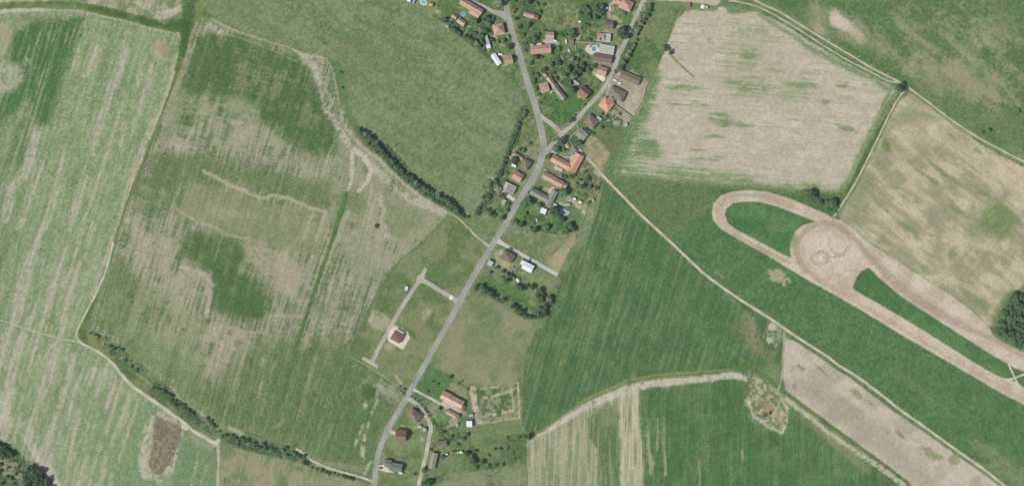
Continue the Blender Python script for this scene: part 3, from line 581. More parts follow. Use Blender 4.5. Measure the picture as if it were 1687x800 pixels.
line([(1180,345),(1196,325),(1225,320),(1260,323),(1290,333),(1315,345)], [2,4,6,8,8,4], (172,154,130), 2.5, 2, .7)
line([(1210,384),(1240,402),(1270,418),(1300,432)], [3,6,8,6], (164,148,124), 2.5, 1.5, .6)
def ring(cx, cy, r0, r1, w_, amt, a0=0, a1=360):
    pts = [(cx+r0*math.cos(R_(a)), cy+r1*math.sin(R_(a))) for a in np.linspace(a0, a1, 26)]
    line(pts, w_*1.3, (160,145,122), 1.8, .8, min(.6, amt*1.0), ss(N_fine, .1, .45))
blob(1362,415,42,38,20,(204,192,174),.7,.5,3)
ring(1351,425,15,10,4,.5,20,330); ring(1355,421,10,8,2.2,.4,150,420); ring(1383,398,17,22,2.6,.5,-70,190); ring(1380,402,11,14,1.6,.35,-120,150); ring(1358,398,22,20,1.4,.35,-150,20); ring(1382,442,11,11,1.6,.4); ring(1355,412,38,40,1.3,.4,90,280); ring(1356,412,33,35,1.0,.35,90,270)
line([(1352,424),(1370,424),(1388,420),(1396,406)], 2, (156,141,118), 1, .3, .8)
line([(1318,442),(1350,452),(1380,462),(1405,474)], 1.2, (170,156,134), .9, .4, .5)
blob(1352,424,3,2.5,30,(226,218,204),.8,.4,.5)
# small paths painted into the turf of the pasture strip
# --- village plots
def plot(pts, a, b=None, f=1.5, wv=1, amt=.9, lo=.42, hi=.58):
    poly(pts, mixc(a, b or a, patchy(N_fine*.5+N_mid*.5, lo, hi)), f, wv, amt)
VG = (90,122,76); VG2 = (110,132,90)
plot([(866,-20),(1065,-20),(1040,60),(1010,110),(950,200),(905,205),(890,190),(858,90),(838,10)], (84,118,70), VG2, 2, 1, .95)
plot([(760,-20),(835,-20),(860,110),(850,135),(815,108),(740,44),(690,10)], (84,116,70), VG2, 2, 1, .9)
plot([(686,0),(722,0),(730,18),(712,24),(690,10)], (122,144,92), None, 2)
plot([(722,0),(756,0),(742,22),(728,26),(720,16)], (88,128,72), None, 2)
plot([(888,8),(955,4),(952,45),(925,48),(895,45),(890,25)], (112,132,88), (138,142,108), 5, 3)
plot([(905,96),(930,92),(932,108),(912,112)], (118,136,90), None, 3, 2)
plot([(892,160),(950,155),(960,185),(930,205),(905,200)], (82,124,72), None, 3, 2)
plot([(893,201),(902,206),(912,216),(915,222),(905,232),(901,236),(897,218)], (94,128,76), None, 1.2, .5)
plot([(1018,118),(1040,115),(1068,135),(1062,160),(1050,190),(1038,192),(1010,170),(1000,160),(995,150),(1008,130)], (190,178,160), (160,152,132), 1.5, 1)
plot([(1000,180),(1010,172),(1042,195),(1030,208),(1005,205),(990,195)], (172,164,144), (104,128,86), 2, 1.5)
plot([(980,222),(998,208),(1030,222),(1022,250),(1008,262),(985,232)], (108,124,82), None, 1.5, 1)
plot([(970,225),(982,226),(1006,254),(990,282),(980,275),(960,248)], (140,142,104), (166,156,124), 1.5, 1)
plot([(858,190),(884,180),(890,205),(892,240),(885,265),(868,262),(848,240)], (106,126,82), (142,138,110), 3, 2)
plot([(955,262),(985,280),(995,295),(985,330),(965,310),(945,285)], (104,120,82), (150,142,118), 3, 2)
plot([(922,318),(970,325),(985,338),(978,360),(962,355),(945,335)], (184,168,146), (120,134,94), 2.5, 2)
plot([(938,310),(970,322),(965,336),(940,328)], (92,128,74), None, 2, 1)
plot([(880,345),(920,355),(940,380),(880,385),(845,365),(855,345)], (84,126,74), (104,132,86), 3, 2)
plot([(925,340),(958,345),(962,355),(948,380),(930,368)], (98,132,82), None, 2.5, 1.5)
plot([(832,392),(846,376),(950,382),(945,400),(920,440),(826,400)], (112,130,88), (134,140,106), 2, 1.5)
plot([(900,432),(945,385),(950,392),(919,450)], (180,164,136), (160,150,122), 1.8, 1.2)
plot([(790,400),(822,400),(915,455),(905,490),(860,470),(800,440)], (104,132,86), (124,140,100), 2, 1.5)
plot([(815,412),(842,408),(850,425),(850,448),(815,440)], (128,140,96), (158,154,122), 2, 1.5)
plot([(800,455),(860,475),(885,500),(884,515),(860,505),(790,470)], (84,126,74), (96,132,82), 3, 2)
blob(876,500,9,6,30,(158,144,112),.7,.6,3)
plot([(815,448),(835,460),(850,470),(880,475),(905,485),(888,470),(850,458)], (128,136,100), None, 3, 2)
plot([(768,355),(790,345),(835,340),(820,385),(806,396),(740,356)], (104,130,84), (116,136,92), 2, 1.5)
plot([(795,330),(805,300),(830,300),(845,335),(835,360),(800,345)], (98,128,80), (118,136,94), 3, 2)
plot([(672,655),(700,675),(712,705),(700,760),(690,800),(622,800),(625,750),(640,712),(655,685)], (104,128,82), (126,138,98), 2, 1.5)
plot([(715,660),(735,680),(770,700),(780,750),(720,800),(700,790),(712,710)], (88,122,76), (112,134,88), 3, 2)
plot([(715,658),(728,668),(738,690),(722,700),(706,675)], (110,130,86), (142,144,112), 2, 1.5)
plot([(722,672),(736,682),(740,694),(728,698),(718,690)], (96,138,82), None, 2, 1)
plot([(738,694),(748,686),(756,692),(752,702),(736,704)], (160,156,130), None, 1.5, 1)
plot([(726,664),(735,655),(762,678),(755,684),(745,676),(732,672)], (196,184,168), None, 1, .5)
plot([(720,730),(745,735),(745,770),(705,790),(705,760)], (112,136,92), None, 4, 2)
plot([(985,50),(1012,45),(1025,60),(1012,110),(1000,112),(975,100),(972,70)], (150,148,124), (110,130,92), 2, 1.5)
plot([(950,85),(975,85),(975,100),(955,100)], (150,148,124), (104,124,84), 2, 1.5)
plot([(908,140),(940,130),(955,140),(930,150)], (124,134,98), (160,152,130), 3, 2)
plot([(955,8),(990,4),(1000,28),(985,36),(955,30)], (86,118,70), None, 2, 2)
plot([(1000,12),(1012,12),(1010,36),(1000,28)], (172,158,140), None, 2, 1.5)
plot([(1005,20),(1022,14),(1040,28),(1032,44),(1012,38)], (98,130,84), (120,136,100), 2, 1)
for c in [(953,50,3,5),(954,61,3.5,6),(1019.5,44,7,5),(1027,50,4,2),(953.5,93.5,5,5),(966,92,3,6),(932,129,8,2),(1033,152,8,5),(1047,160,8,12),(1036,180,10,8),(1004,187,7,4),(1012,198,5,3),(952,341,9,6),(940,331,9,5),(962,349,4,7),(925,337,8,3),
          (900,310,5,3),(917,312,5,4),(825,415,6,3),(859.7,448,5,3),(848,442,2.5,9),(823,428,8,2),(830,437,10,2),(845,424,3,3),(757,676,5,3),(765,680,6,4),(693,703,6,4),(688,706,5,3),(664,699,3,2),(696,722,4,3),
          (908,60,3,6),(912,72,6,5),(885,73,8,3),(925,93,6,3),(908,135,3,8),(893,132,6,2),(885,160,2,6),(955,160,5,3),(970,146,5,4),(848,245,8,7),(808,293,7,4),(880,300,4,8),(985,286,8,5),(960,300,7,6),(948,318,5,3),
          (741,34,3,5),(772,44,5,3),(815,62,6,3),(830,75,8,2),(826,90,8,3),(833,92,8,2),(806,84,3,3),(722,20,5,3),(1008,8,3,8),(1014,30,6,5),(1022,34,5,3),(1002,52,6,2),(983,60,2,7),(1014,90,3,8),(985,108,8,3),(1003,113,5,3),(980,120,4,6)]:
    blob(c[0], c[1], c[2], c[3], 25, (186,176,158), .75, .6, 3, TR)
for c in [(878,50,10,8),(905,30,18,14),(938,110,9,7),(900,180,12,6),(955,190,8,5),(815,325,8,6),(845,375,12,6),(920,400,20,8),(860,395,14,6),(730,750,14,10),(780,720,12,8),(740,760,10,6)]:
    blob(c[0], c[1], c[2], c[3], 20, (132,140,104), .6, .8, 6, TR)
# verges beside the roads
def cat(pts, step=2.0):
    """Catmull-Rom resample"""
    P = [np.array(p, float) for p in pts]; P = [2*P[0]-P[1]]+P+[2*P[-1]-P[-2]]; out = []
    for i in range(1, len(P)-2):
        n = max(2, int(np.linalg.norm(P[i+1]-P[i])/step))
        for k in range(n):
            t = k/n; a, b, c, d = P[i-1], P[i], P[i+1], P[i+2]
            out.append(.5*((2*b)+(-a+c)*t+(2*a-5*b+4*c-d)*t*t+(-a+3*b-3*c+d)*t**3))
    out.append(P[-2]); return out
ROAD_MAIN = [(828,-70),(832,-20),(833.5,0),(836,20),(841,41),(847,62),(853.3,82),(859,100),(864,118),(871,141),(880,168),(886.5,192),(892,216),(895,232),(894.5,250),(891,266),(883,284),(873,302),(858,325),(838,360),(821,388),(806,412),(788,442),(771,471),(757,497),(745,521),(722,561),(700,600),(682,632),(668.5,656),(653,682),(641,703),(633,719),(624,745),(619,772),(617.5,800),(617,870)]
ROAD_NE = [(924,221),(942,207),(962,182.5),(984,159),(997.5,141),(1006,126),(1013,108),(1020,88),(1030,69),(1038.5,48),(1048,26),(1057,8),(1064,-6),(1080,-60)]
LINK_W = [(889,190),(897,196),(907,203),(917,212),(926,222),(936,230),(947.5,241),(957,250.5),(968,261.5),(980,274),(994,290)]
CONN = [(925,220),(915,232),(906,242),(897,252)]
TRACK_SE = [(994,290),(1003.5,300),(1032.5,330),(1062.5,360),(1102,396),(1132.5,425),(1162.5,452.5),(1200,480),(1230,500),(1270,525),(1295,542.5),(1325,562.5),(1362.5,586.5),(1380,600),(1412,620),(1449.5,647.5),(1482,673.7),(1519.5,700),(1582,745),(1624.5,775),(1654.5,798.7),(1740,860)]
TRACK_NE = [(1180,-14),(1215,-8),(1240,-1),(1262,10),(1287,21.5),(1337,52.5),(1399.5,90),(1437,112.5),(1477,133),(1494.5,143),(1524.5,165),(1569.5,199),(1612,227),(1649.5,247),(1687,266),(1760,296)]
TRACK_NE2 = [(1200,2),(1215,3),(1250,12.5),(1287,31),(1337,62.5),(1387,94),(1437,120),(1462,133),(1480,136)]
TRACK_N = [(1494.5,144),(1486,154),(1474.5,171),(1459.5,200),(1450,220),(1427,267),(1407,305),(1374,357)]
LOOPRD = [(670,655),(678.5,659),(689.5,668.8),(699,681),(706,692),(710,704),(709,712),(706,724.4),(702,748),(697.7,764),(693.5,783),(690,800),(688,860)]
for r, wd in ((ROAD_MAIN, 15), (ROAD_NE, 12)): line(r, wd, (168,164,142), 2.5, 3, .55, ss(N_fine*.5+N_mid*.5, .5, .62))
for r, wd in ((ROAD_MAIN, 14), (ROAD_NE, 9), (LOOPRD, 9)):
    line(r, wd, (128,140,104), 3, 1.5, .65)
line(TRACK_SE, 6, (134,142,108), 2, 1.5, .6); line(TRACK_NE, 7, (124,138,98), 2.5, 1.5, .6); line(TRACK_N, 8, (112,134,88), 2.5, 1.5, .8)
line([(1467,158),(1452,190),(1432,232),(1408,285),(1390,322)], 8, (74,108,62), 2.5, 2, .0)
line([(1480,160),(1462,192),(1443,222),(1420,268),(1400,306),(1378,346)], 5, (76,112,62), 2, 2, .9)
line([(1330,320),(1360,335),(1385,330)], 20, (84,118,72), 4, 3, .85)
poly([(1300,318),(1345,318),(1392,320),(1378,352),(1345,340)], (90,122,76), 3, 2, .8)

# --- turn the grid into meshes, one object per piece of land
CR *= (1+(N_fine-.5)[..., None]*.12+(N_mid-.5)[..., None]*.04)
N_g = fbm(PX/2.6, PY/2.6, 231, 2)-.5; N_hue = fbm(PX/3.4, PY/3.4, 331, 3)-.5
gness = np.clip((CR[..., 1]-CR[..., 0])/28, 0, 1)[..., None]
lum = (CR @ np.array([.3,.59,.11], np.float32))[..., None]
CR = lum+(CR-lum)*(1-.16*gness)+gness*np.array([5,1,-4], np.float32)+(1-gness)*np.array([6,4,3], np.float32)
CR *= (1+(N_px-.5)[..., None]*(.10+.12*gness))*(1+N_g[..., None]*(.10+.13*gness))
CR += N_hue[..., None]*np.array([26, -2, 12], np.float32)*(.15+.85*gness)
CR += ((np.random.RandomState(8).rand(NY, NX, 3)-.5)*np.array([20, 12, 18])).astype(np.float32)*(.35+.65*gness)
lc = np.clip(CR, 8, 250)/255.0
lc = (np.where(lc <= 0.04045, lc/12.92, ((lc+0.055)/1.055)**2.4)-HZ)/(K*KB)
lc = np.clip(lc, .004, .8).astype(np.float32)
WX = ((PX-843.5)*S).ravel(); WY = ((400-PY)*S).ravel(); LC = lc.reshape(-1, 3)
idx = np.arange(NX*NY).reshape(NY, NX)
quads = np.stack([idx[1:, :-1], idx[1:, 1:], idx[:-1, 1:], idx[:-1, :-1]], -1).reshape(-1, 4)
qreg = REG[:-1, :-1].ravel()
def land(name, q, label):
    u, inv = np.unique(q.ravel(), return_inverse=True)
    me = bpy.data.meshes.new(name); n = len(u); f = len(q)
    co = np.zeros((n, 3), np.float32); co[:, 0] = WX[u]; co[:, 1] = WY[u]
    me.vertices.add(n); me.vertices.foreach_set('co', co.ravel())
    me.loops.add(f*4); me.loops.foreach_set('vertex_index', inv.astype(np.int32).ravel())
    me.polygons.add(f); me.polygons.foreach_set('loop_start', (np.arange(f)*4).astype(np.int32))
    me.polygons.foreach_set('loop_total', np.full(f, 4, np.int32)); me.update(calc_edges=True)
    a = me.color_attributes.new('Col', 'FLOAT_COLOR', 'POINT')
    c = np.ones((n, 4), np.float32); c[:, :3] = LC[u]; a.data.foreach_set('color', c.ravel())
    me.materials.append(M_GROUND)
    o = link(bpy.data.objects.new(name, me)); tag(o, label, None, None, 'structure'); return o
REGLAB = ['green ground of the village gardens and verges', 'pale field in the top left corner', 'striped pale green field along the left edge', 'dark verge between the western fields', 'large mottled field left of centre with pale contour bands', 'olive meadow below the bushy ditch at lower left', 'small blue-green field beside the brown reed hollow', 'scrubby ground in the bottom left corner', 'smooth green meadow north of the dark hedgerow', 'meadow with the new residential lane', 'dull meadow right of the main road', 'rectangular dug plot with pale borders', 'deep green field right of the village', 'green meadow around the sandy loop', 'pale dry field right of the village', 'grass strip between lane and pale field', 'verge at the top edge', 'mottled pasture in the top right corner', 'tan field at the right edge', 'grey beige fallow field at lower right', 'green field at the bottom with pale tracks', 'sandy exercise track with a loop', 'grass island inside the sandy loop', 'long grass island between the sandy lanes', 'grass corner by the crossing paths']
for r in range(len(REGN)):
    q = quads[qreg == r]
    if len(q) < 20: continue
    land(REGN[r], q, REGLAB[r] if r < len(REGLAB) else 'piece of land')
# far sheet to the horizon, below the fine land (procedural patchwork of fields)
def far_mat():
    m, n, p = new_mat('far_fields')
    tc = n.nodes.new('ShaderNodeTexCoord'); v = n.nodes.new('ShaderNodeTexVoronoi'); v.inputs['Scale'].default_value = 0.0035
    n.links.new(tc.outputs['Object'], v.inputs['Vector'])
    cr = n.nodes.new('ShaderNodeValToRGB'); sep = n.nodes.new('ShaderNodeSeparateColor')
    n.links.new(v.outputs['Color'], sep.inputs[0]); n.links.new(sep.outputs[0], cr.inputs[0])
    cr.color_ramp.interpolation = 'CONSTANT'; e = cr.color_ramp.elements
    e[0].position = 0; e[0].color = (*alb((80,122,80)), 1); e[1].position = .35; e[1].color = (*alb((112,136,98)), 1)
    x = e.new(.6); x.color = (*alb((180,168,148)), 1); x = e.new(.8); x.color = (*alb((96,128,84)), 1)
    f = noise(n, .03, 6, .6); n.links.new(mulcol(n, cr.outputs[0], mrange(n, f.outputs['Fac'], .8, 1.2)), p.inputs['Base Color'])
    return m
B = 20000; me0 = MB(); me0.poly([(-B,-B,-.6),(B,-B,-.6),(B,B,-.6),(-B,B,-.6)], [(0,1,2,3)])
tag(me0.build('ground', far_mat()), 'countryside beyond the picture reaching to the horizon', None, None, 'structure')

# ------------------------------------------------------------------ roads and paths as sheets
def strip(name, pts, width, z, colf, mat, label, jag=0.0, cols=7, step=1.6, seed=1):
    P = cat(pts, step); n = len(P); rs = np.random.RandomState(seed)
    cum = [0]
    for i in range(1, n): cum.append(cum[-1]+float(np.linalg.norm(P[i]-P[i-1])))
    L = cum[-1]; v = []; c = []; f = []
    nj = rs.rand(n, 2)
    for k in range(1, n-1): nj[k] = (nj[k-1]+nj[k]*.8+nj[k+1])/2.8
    for i in range(n):
        t = P[min(i+1, n-1)]-P[max(i-1, 0)]; t /= np.linalg.norm(t)+1e-9; nrm = np.array([-t[1], t[0]])
        if callable(width): wd = width(cum[i], L)
        else: wd = width
        for k in range(cols):
            u = -1+2*k/(cols-1); uu = u*(wd/2+(nj[i, 0 if u < 0 else 1]-.5)*2*jag*abs(u))
            q = P[i]+nrm*uu; x, y = W(q[0], q[1]); v.append((x, y, z))
            col = np.array(colf(cum[i], L, u, rs), float); c.append((*alb(np.clip(col, 5, 250)), 1))
    for i in range(n-1):
        for k in range(cols-1):
            a = i*cols+k; f.append((a, a+1, a+cols+1, a+cols))
    o = meshobj(name, v, f, mat); a = o.data.color_attributes.new('Col', 'FLOAT_COLOR', 'POINT')
    a.data.foreach_set('color', np.array(c, np.float32).ravel())
    # make it face up
    if o.data.polygons[0].normal.z < 0: o.data.flip_normals()
    tag(o, label, None, None, 'structure'); return o
def asph(base=(166,165,157), edge=(180,176,162)):
    def f(s, L, u, rs):
        t = max(0, (abs(u)-.72)/.28); b = 1-.05*math.exp(-((abs(u)-.42)/.16)**2)-(.07 if math.sin(s*.043)+math.sin(s*.117+1) > 1.45 and u > 0 else 0)+.035*math.sin(s*.13)+.03*math.sin(s*.71+u*3)+(rs.rand()-.5)*.06
        return [(base[i]*(1-t)+edge[i]*t)*b for i in range(3)]
    return f
def dirt(base=(192,182,164), mid=(176,170,146), amt=.6):
    def f(s, L, u, rs):
        t = amt*math.exp(-(u/.28)**2)+(rs.rand()-.5)*.3; b = 1+.05*math.sin(s*.21)+(rs.rand()-.5)*.08
        return [(base[i]*(1-t)+mid[i]*t)*b for i in range(3)]
    return f
strip('road', ROAD_MAIN, lambda s, L: 8.4+1.6*math.exp(-((s-300)/70)**2), .12, asph(), M_ASPHALT, 'main asphalt road running from top to bottom', .25)
strip('road', ROAD_NE, lambda s, L: 6.2+1.8*math.exp(-((s-165)/28)**2), .10, asph((184,178,168),(190,182,168)), M_ASPHALT, 'pale side road to the upper right', .5, seed=2)
strip('road', LINK_W[:5], lambda s, L: 7.5-1.5*s/L, .09, asph((184,178,168),(190,182,168)), M_ASPHALT, 'short link road closing the grass triangle', .4, seed=3)
strip('road', CONN, lambda s, L: 6.5+3*(s/L)**3, .08, asph((180,175,166),(188,180,168)), M_ASPHALT, 'short road joining the fork to the main road', .4, seed=4)
strip('road', [(772,-30),(771,-6),(777,1),(786,6),(800,13),(812,19),(824,23),(835,26)], lambda s, L: 5.2+9*max(0, (s/L-.72)/.28)**1.5, .09, asph((182,176,166),(188,182,168)), M_ASPHALT, 'lane branching off to the upper left', .4, seed=5)
strip('path', LINK_W[4:], 4.6, .07, dirt((184,176,162),(178,170,152),.4), M_TRACK, 'earth lane behind the big farmhouse', .6, seed=6)
strip('path', TRACK_SE, lambda s, L: 3.6, .06, dirt((202,192,174),(192,182,162),.4), M_TRACK, 'long pale farm track crossing to the lower right', .5, seed=7)
strip('path', TRACK_NE, lambda s, L: 2.9, .06, dirt((190,184,164),(172,168,142),.3), M_TRACK, 'farm track skirting the top right pasture', .4, seed=8)
strip('path', TRACK_NE2, lambda s, L: 2.5, .055, dirt((184,178,158),(172,168,142),.3), M_TRACK, 'narrow second track beside the pale field', .6, seed=9)
strip('path', TRACK_N, lambda s, L: 2.9, .05, dirt((192,184,164),(182,174,150),.3), M_TRACK, 'straight track from the fork to the sandy loop', .4, seed=10)
strip('path', LOOPRD, 5.6, .05, dirt((202,196,180),(150,152,122),.8), M_TRACK, 'two-rut lane curving behind the southern houses', .5, seed=11)
strip('road', [(817,394.5),(826,400),(840,408),(870,425),(900,442),(918.5,452.5)], lambda s, L: 6.2+4*max(0, 1-s/14), .08, asph((198,194,186),(200,196,186)), M_ASPHALT, 'short pale concrete lane on the right of the road', .2, seed=12)
RES = asph((184,177,164),(196,188,172))
strip('road', [(701.5,442),(695,455),(688,466),(678,481),(661,507),(648,530),(637,550),(622,577),(613,596)], lambda s, L: (6.4+5.5*math.exp(-((s-19)/5.5)**2)+4*max(0, (s-L+9)/9)**2) if s > 8 else 5.2, .075, RES, M_ASPHALT, 'new residential lane running down to the left', .3, seed=13)
strip('road', [(691,459),(703,465),(720,475.5),(738,486),(752,495),(762,500)], lambda s, L: 6.8+9*max(0, (s/L-.8)/.2)**2+7*max(0, 1-s/13)**2, .095, RES, M_ASPHALT, 'residential lane linking to the main road', .3, seed=14)
strip('road', [(597,589),(606,594),(614,599),(623,605)], lambda s, L: 5.5, .065, RES, M_ASPHALT, 'turning head at the end of the residential lane', .2, seed=15)
strip('path', [(679,640),(690,645.5),(700,651),(712,657),(727,666)], lambda s, L: 4.0+2.5*max(0, 1-s/8), .07, dirt((196,188,174),(190,182,166),.3), M_TRACK, 'drive from the main road to the peach-roofed farm', .4, seed=16)
strip('path', [(810,406),(801,402),(793,395),(785,389),(770,374),(752,357),(738,351)], lambda s, L: 3.6-2.2*s/L, .045, dirt((190,180,160),(158,156,126),.3), M_TRACK, 'thin path from the road to the hedgerow end', .8, seed=17)
strip('path', [(-70,512),(0,527),(20,533),(48,543),(80,552),(110,559),(130,563)], lambda s, L: 2.0, .045, dirt((192,184,162),(170,168,138),.3), M_TRACK, 'thin footpath across the striped field', .5, seed=18)
strip('path', [(187,398),(176,440),(160,480),(143,512),(129,540),(126,553),(132,563),(150,573),(168,583),(186,599),(203,620),(220,637),(236,648),(252,659),(272,673),(288,685),(303,696),(314,706),(330,716),(345,725),(354,728),(363,723)], lambda s, L: 3.2+2.2*ss(np.float64(s), 170, 330), .055, dirt((202,192,174),(180,172,148),.45), M_TRACK, 'pale farm track following the edge of the striped field', .8, seed=19)
strip('path', [(488,738),(500,747),(512,757),(535,768),(560,776),(582,782),(600,787),(616,793)], lambda s, L: 3.6, .06, dirt((198,186,168),(184,174,150),.3), M_TRACK, 'pale track joining the main road at the bottom', .8, seed=20)
strip('path', [(1292,545),(1291,560),(1290.5,580),(1289.5,600),(1288,618),(1285,632),(1281,645)], lambda s, L: 2.6, .045, dirt((176,172,148),(132,142,104),.9), M_TRACK, 'faint track between green field and fallow', .5, seed=21)
strip('path', [(1661,598),(1666,609),(1672,622),(1677,632),(1684,642)], 3.0, .045, dirt((206,194,176),(198,186,166),.2), M_TRACK, 'sandy crossing path running down', .3, seed=22)
strip('path', [(1654,624),(1664,624),(1672,622),(1687,616),(1720,604)], 3.0, .04, dirt((206,194,176),(198,186,166),.2), M_TRACK, 'sandy crossing path running across', .3, seed=23)
def pad(name, pts, col, z, label, mat=None):
    m = mat or plain_mat(name+'_%02x%02x%02x' % col, alb(col), .14, .8)
    v = [(*W(*p), z) for p in pts]; v0 = [(a, b, 0.0) for a, b, c in v]; n = len(v)
    ar = sum(v[i][0]*v[(i+1) % n][1]-v[(i+1) % n][0]*v[i][1] for i in range(n))
    if ar < 0: v = v[::-1]; v0 = v0[::-1]
    o = meshobj(name, v+v0, [tuple(range(n))]+[(i+n, (i+1) % n+n, (i+1) % n, i) for i in range(n)], m)
    tag(o, label, None, None, 'structure'); return o
pad('road_marking', [(739.3,492),(743,485.5),(747,487.7),(743.3,494.2)], (236,234,230), .135, 'white painted block across the residential lane')
pad('paving', [(641,543),(650,538),(660,541),(671,548),(675,556),(663,574),(641,561),(639,556)], (226,204,186), .09, 'beige paving around the chocolate-roofed house')
pad('paving', [(980,124),(984,121),(998,129),(994,135),(988,131)], (226,218,208), .08, 'white terrace below the orange-roofed house on the side road')
pad('paving', [(823,316),(829,313),(850,328),(846,332)], (208,202,188), .08, 'pale drive beside the flat-roofed house')
pad('paving', [(894,66),(912,65),(914,73),(898,76)], (188,184,178), .07, 'grey yard behind the long pink house')
pad('paving', [(963,82),(968,74),(985,74),(988,88),(972,90)], (206,200,188), .07, 'pale paving around the small pool')
pad('paving', [(906,250),(910,247),(926,257),(940,258),(944,248),(950,252),(938,268),(925,263)], (186,180,168), .06, 'grey yard of the large L-shaped farmhouse')
pad('paving', [(624,766),(632,764),(640,772),(650,778),(636,777),(624,773)], (212,200,184), .07, 'pale drive of the green-roofed house')
pad('paving', [(640,707),(645,708),(652,711),(650,716),(641,712)], (206,186,174), .07, 'pinkish drive of the red-brown house')
pad('paving', [(903,312),(912,307),(920,318),(912,326),(903,322)], (196,184,166), .06, 'dusty yard between pink and grey barns')
pad('paving', [(686,663),(690,667),(700,682),(696,684),(688,674),(683,668)], (184,172,158), .045, 'parking bay beside the curving lane')

# ------------------------------------------------------------------ buildings
BLD = []                                   # (short name, px, py)
def wing(root, cx, cy, L, Wd, ang, h=3.7, pitch=36, kind='gable', roof='orange', wall='cream', rx=None, over=.45, win_n=None, chim=False, door=True, base=None):
    """one wing: cx,cy photo pixels; L along the ridge, Wd across, both in pixels; ang clockwise in the photo"""
    if h > 2.7: h += .5
    x, y = W(cx, cy); rt = Matrix.Rotation(-R_(ang), 4, 'Z'); off = Vector((x, y, 0))-Vector(root.location)
    T = Matrix.Translation(off) @ rt
    l = L*S/2; b = Wd*S/2; th = math.tan(R_(pitch))
    def place(o): o.matrix_local = T; return o
    lw, bw = l-over*.8, b-over*.8
    wm = WALLM[wall]; rm = ROOF[roof]
    m = MB()
    if kind == 'gable':
        zr = h+bw*th
        m.poly([(-lw,-bw,0),(lw,-bw,0),(lw,bw,0),(-lw,bw,0),(-lw,-bw,h),(lw,-bw,h),(lw,bw,h),(-lw,bw,h),(-lw,0,zr),(lw,0,zr)],
               [(0,1,5,4),(2,3,7,6),(1,2,6,9,5),(3,0,4,8,7)])
        place(m.build('wall', wm, root))
        e = h-(b-bw)*th; zt = h+bw*th; t = .22; r = MB()
        for s in (-1, 1):
            pts = [(-l,s*b,e+.04),(l,s*b,e+.04),(l,0,zt+.04),(-l,0,zt+.04),(-l,s*b,e+t),(l,s*b,e+t),(l,0,zt+t),(-l,0,zt+t)]
            fc = [(0,3,2,1),(4,5,6,7),(0,1,5,4),(1,2,6,5),(3,0,4,7)]
            if s > 0: fc = [tuple(reversed(q)) for q in fc]
            r.poly(pts, fc)
        r.box(-l,l,-.16,.16,zt+t-.05,zt+t+.10)
        ro = place(r.build('roof', rm, root))
    elif kind == 'hip':
        zr = h+b*th; a = max(0.0, l-b) if l > b else 0.3
        bt = min(b, l)
        m.box(-lw,lw,-bw,bw,0,h-.02); place(m.build('wall', wm, root))
        zr = h+bt*th*.9; t = .18; r = MB()
        r.poly([(-l,-b,h),(l,-b,h),(l,b,h),(-l,b,h),(-l,-b,h+t),(l,-b,h+t),(l,b,h+t),(-l,b,h+t),(-a,0,zr+t),(a,0,zr+t)],
               [(0,3,2,1),(0,1,5,4),(1,2,6,5),(2,3,7,6),(3,0,4,7),(4,5,9,8),(6,7,8,9),(5,6,9),(7,4,8)])
        ro = place(r.build('roof', rm, root)); zt = zr; e = h
    elif kind == 'mono':
        e = h; zt = h+2*b*math.tan(R_(8)); t = .15
        m.poly([(-lw,-bw,0),(lw,-bw,0),(lw,bw,0),(-lw,bw,0),(-lw,-bw,h),(lw,-bw,h),(lw,bw,zt-.1),(-lw,bw,zt-.1)], [(0,1,5,4),(1,2,6,5),(2,3,7,6),(3,0,4,7),(4,5,6,7)])
        place(m.build('wall', wm, root))
        r = MB(); r.poly([(-l,-b,h+.03),(l,-b,h+.03),(l,b,zt+.03),(-l,b,zt+.03),(-l,-b,h+t),(l,-b,h+t),(l,b,zt+t),(-l,b,zt+t)], [(0,3,2,1),(4,5,6,7),(0,1,5,4),(1,2,6,5),(2,3,7,6),(3,0,4,7)])
        ro = place(r.build('roof', rm, root))
    else:                                  # flat with parapet
        e = h; zt = h+.5; bw, lw = b, l
        m.box(-l,l,-b,b,0,h-.3)
        m.box(-l,l,-b,-b+.35,h-.3,h+.35); m.box(-l,l,b-.35,b,h-.3,h+.35); m.box(-l,-l+.35,-b+.35,b-.35,h-.3,h+.35); m.box(l-.35,l,-b+.35,b-.35,h-.3,h+.35)
        place(m.build('wall', wm, root))
        r = MB(); r.box(-l+.36,l-.36,-b+.36,b-.36,h-.29,h); ro = place(r.build('roof', rm, root))
    if chim:
        cxx = l*.35 if chim is True else chim; c = MB(); zc = (zt if kind != 'flat' else h)
        c.box(cxx-.4,cxx+.4,.3,.95,zc-1.2,zc+.9); c.box(cxx-.48,cxx+.48,.22,1.03,zc+.9,zc+1.02)
        co = c.build('chimney', M_BRICK, ro)
    if win_n is None: win_n = max(0, int(L*S/3.4)) if h > 2.7 else 0
    win_n = min(win_n, 5)
    for s in (-1, 1):
        for k in range(win_n):
            xx = -lw+(k+.5)*2*lw/win_n
            if s < 0 and door and k == win_n//2: continue
            q = MB(); yy = s*(bw+.03); z0 = 1.0
            for bx in ((xx-.6,xx+.6,z0,z0+.08),(xx-.6,xx+.6,z0+1.22,z0+1.3),(xx-.6,xx-.52,z0+.08,z0+1.22),(xx+.52,xx+.6,z0+.08,z0+1.22),(xx-.03,xx+.03,z0+.08,z0+1.22)):
                q.box(bx[0],bx[1],min(yy-.05,yy+.05),max(yy-.05,yy+.05),bx[2],bx[3])
            wo_ = place(q.build('window', M_FRAME, root))
            g = MB(); g.box(xx-.52,xx+.52,yy-.02,yy+.02,z0+.08,z0+1.22); g.build('pane', M_GLASS, wo_)
    if door and h > 2:
        q = MB(); q.box(-.55,.55,-bw-.08,-bw-.003,.02,min(2.1, h-.1)); place(q.build('door', M_DOOR, root))
    return ro
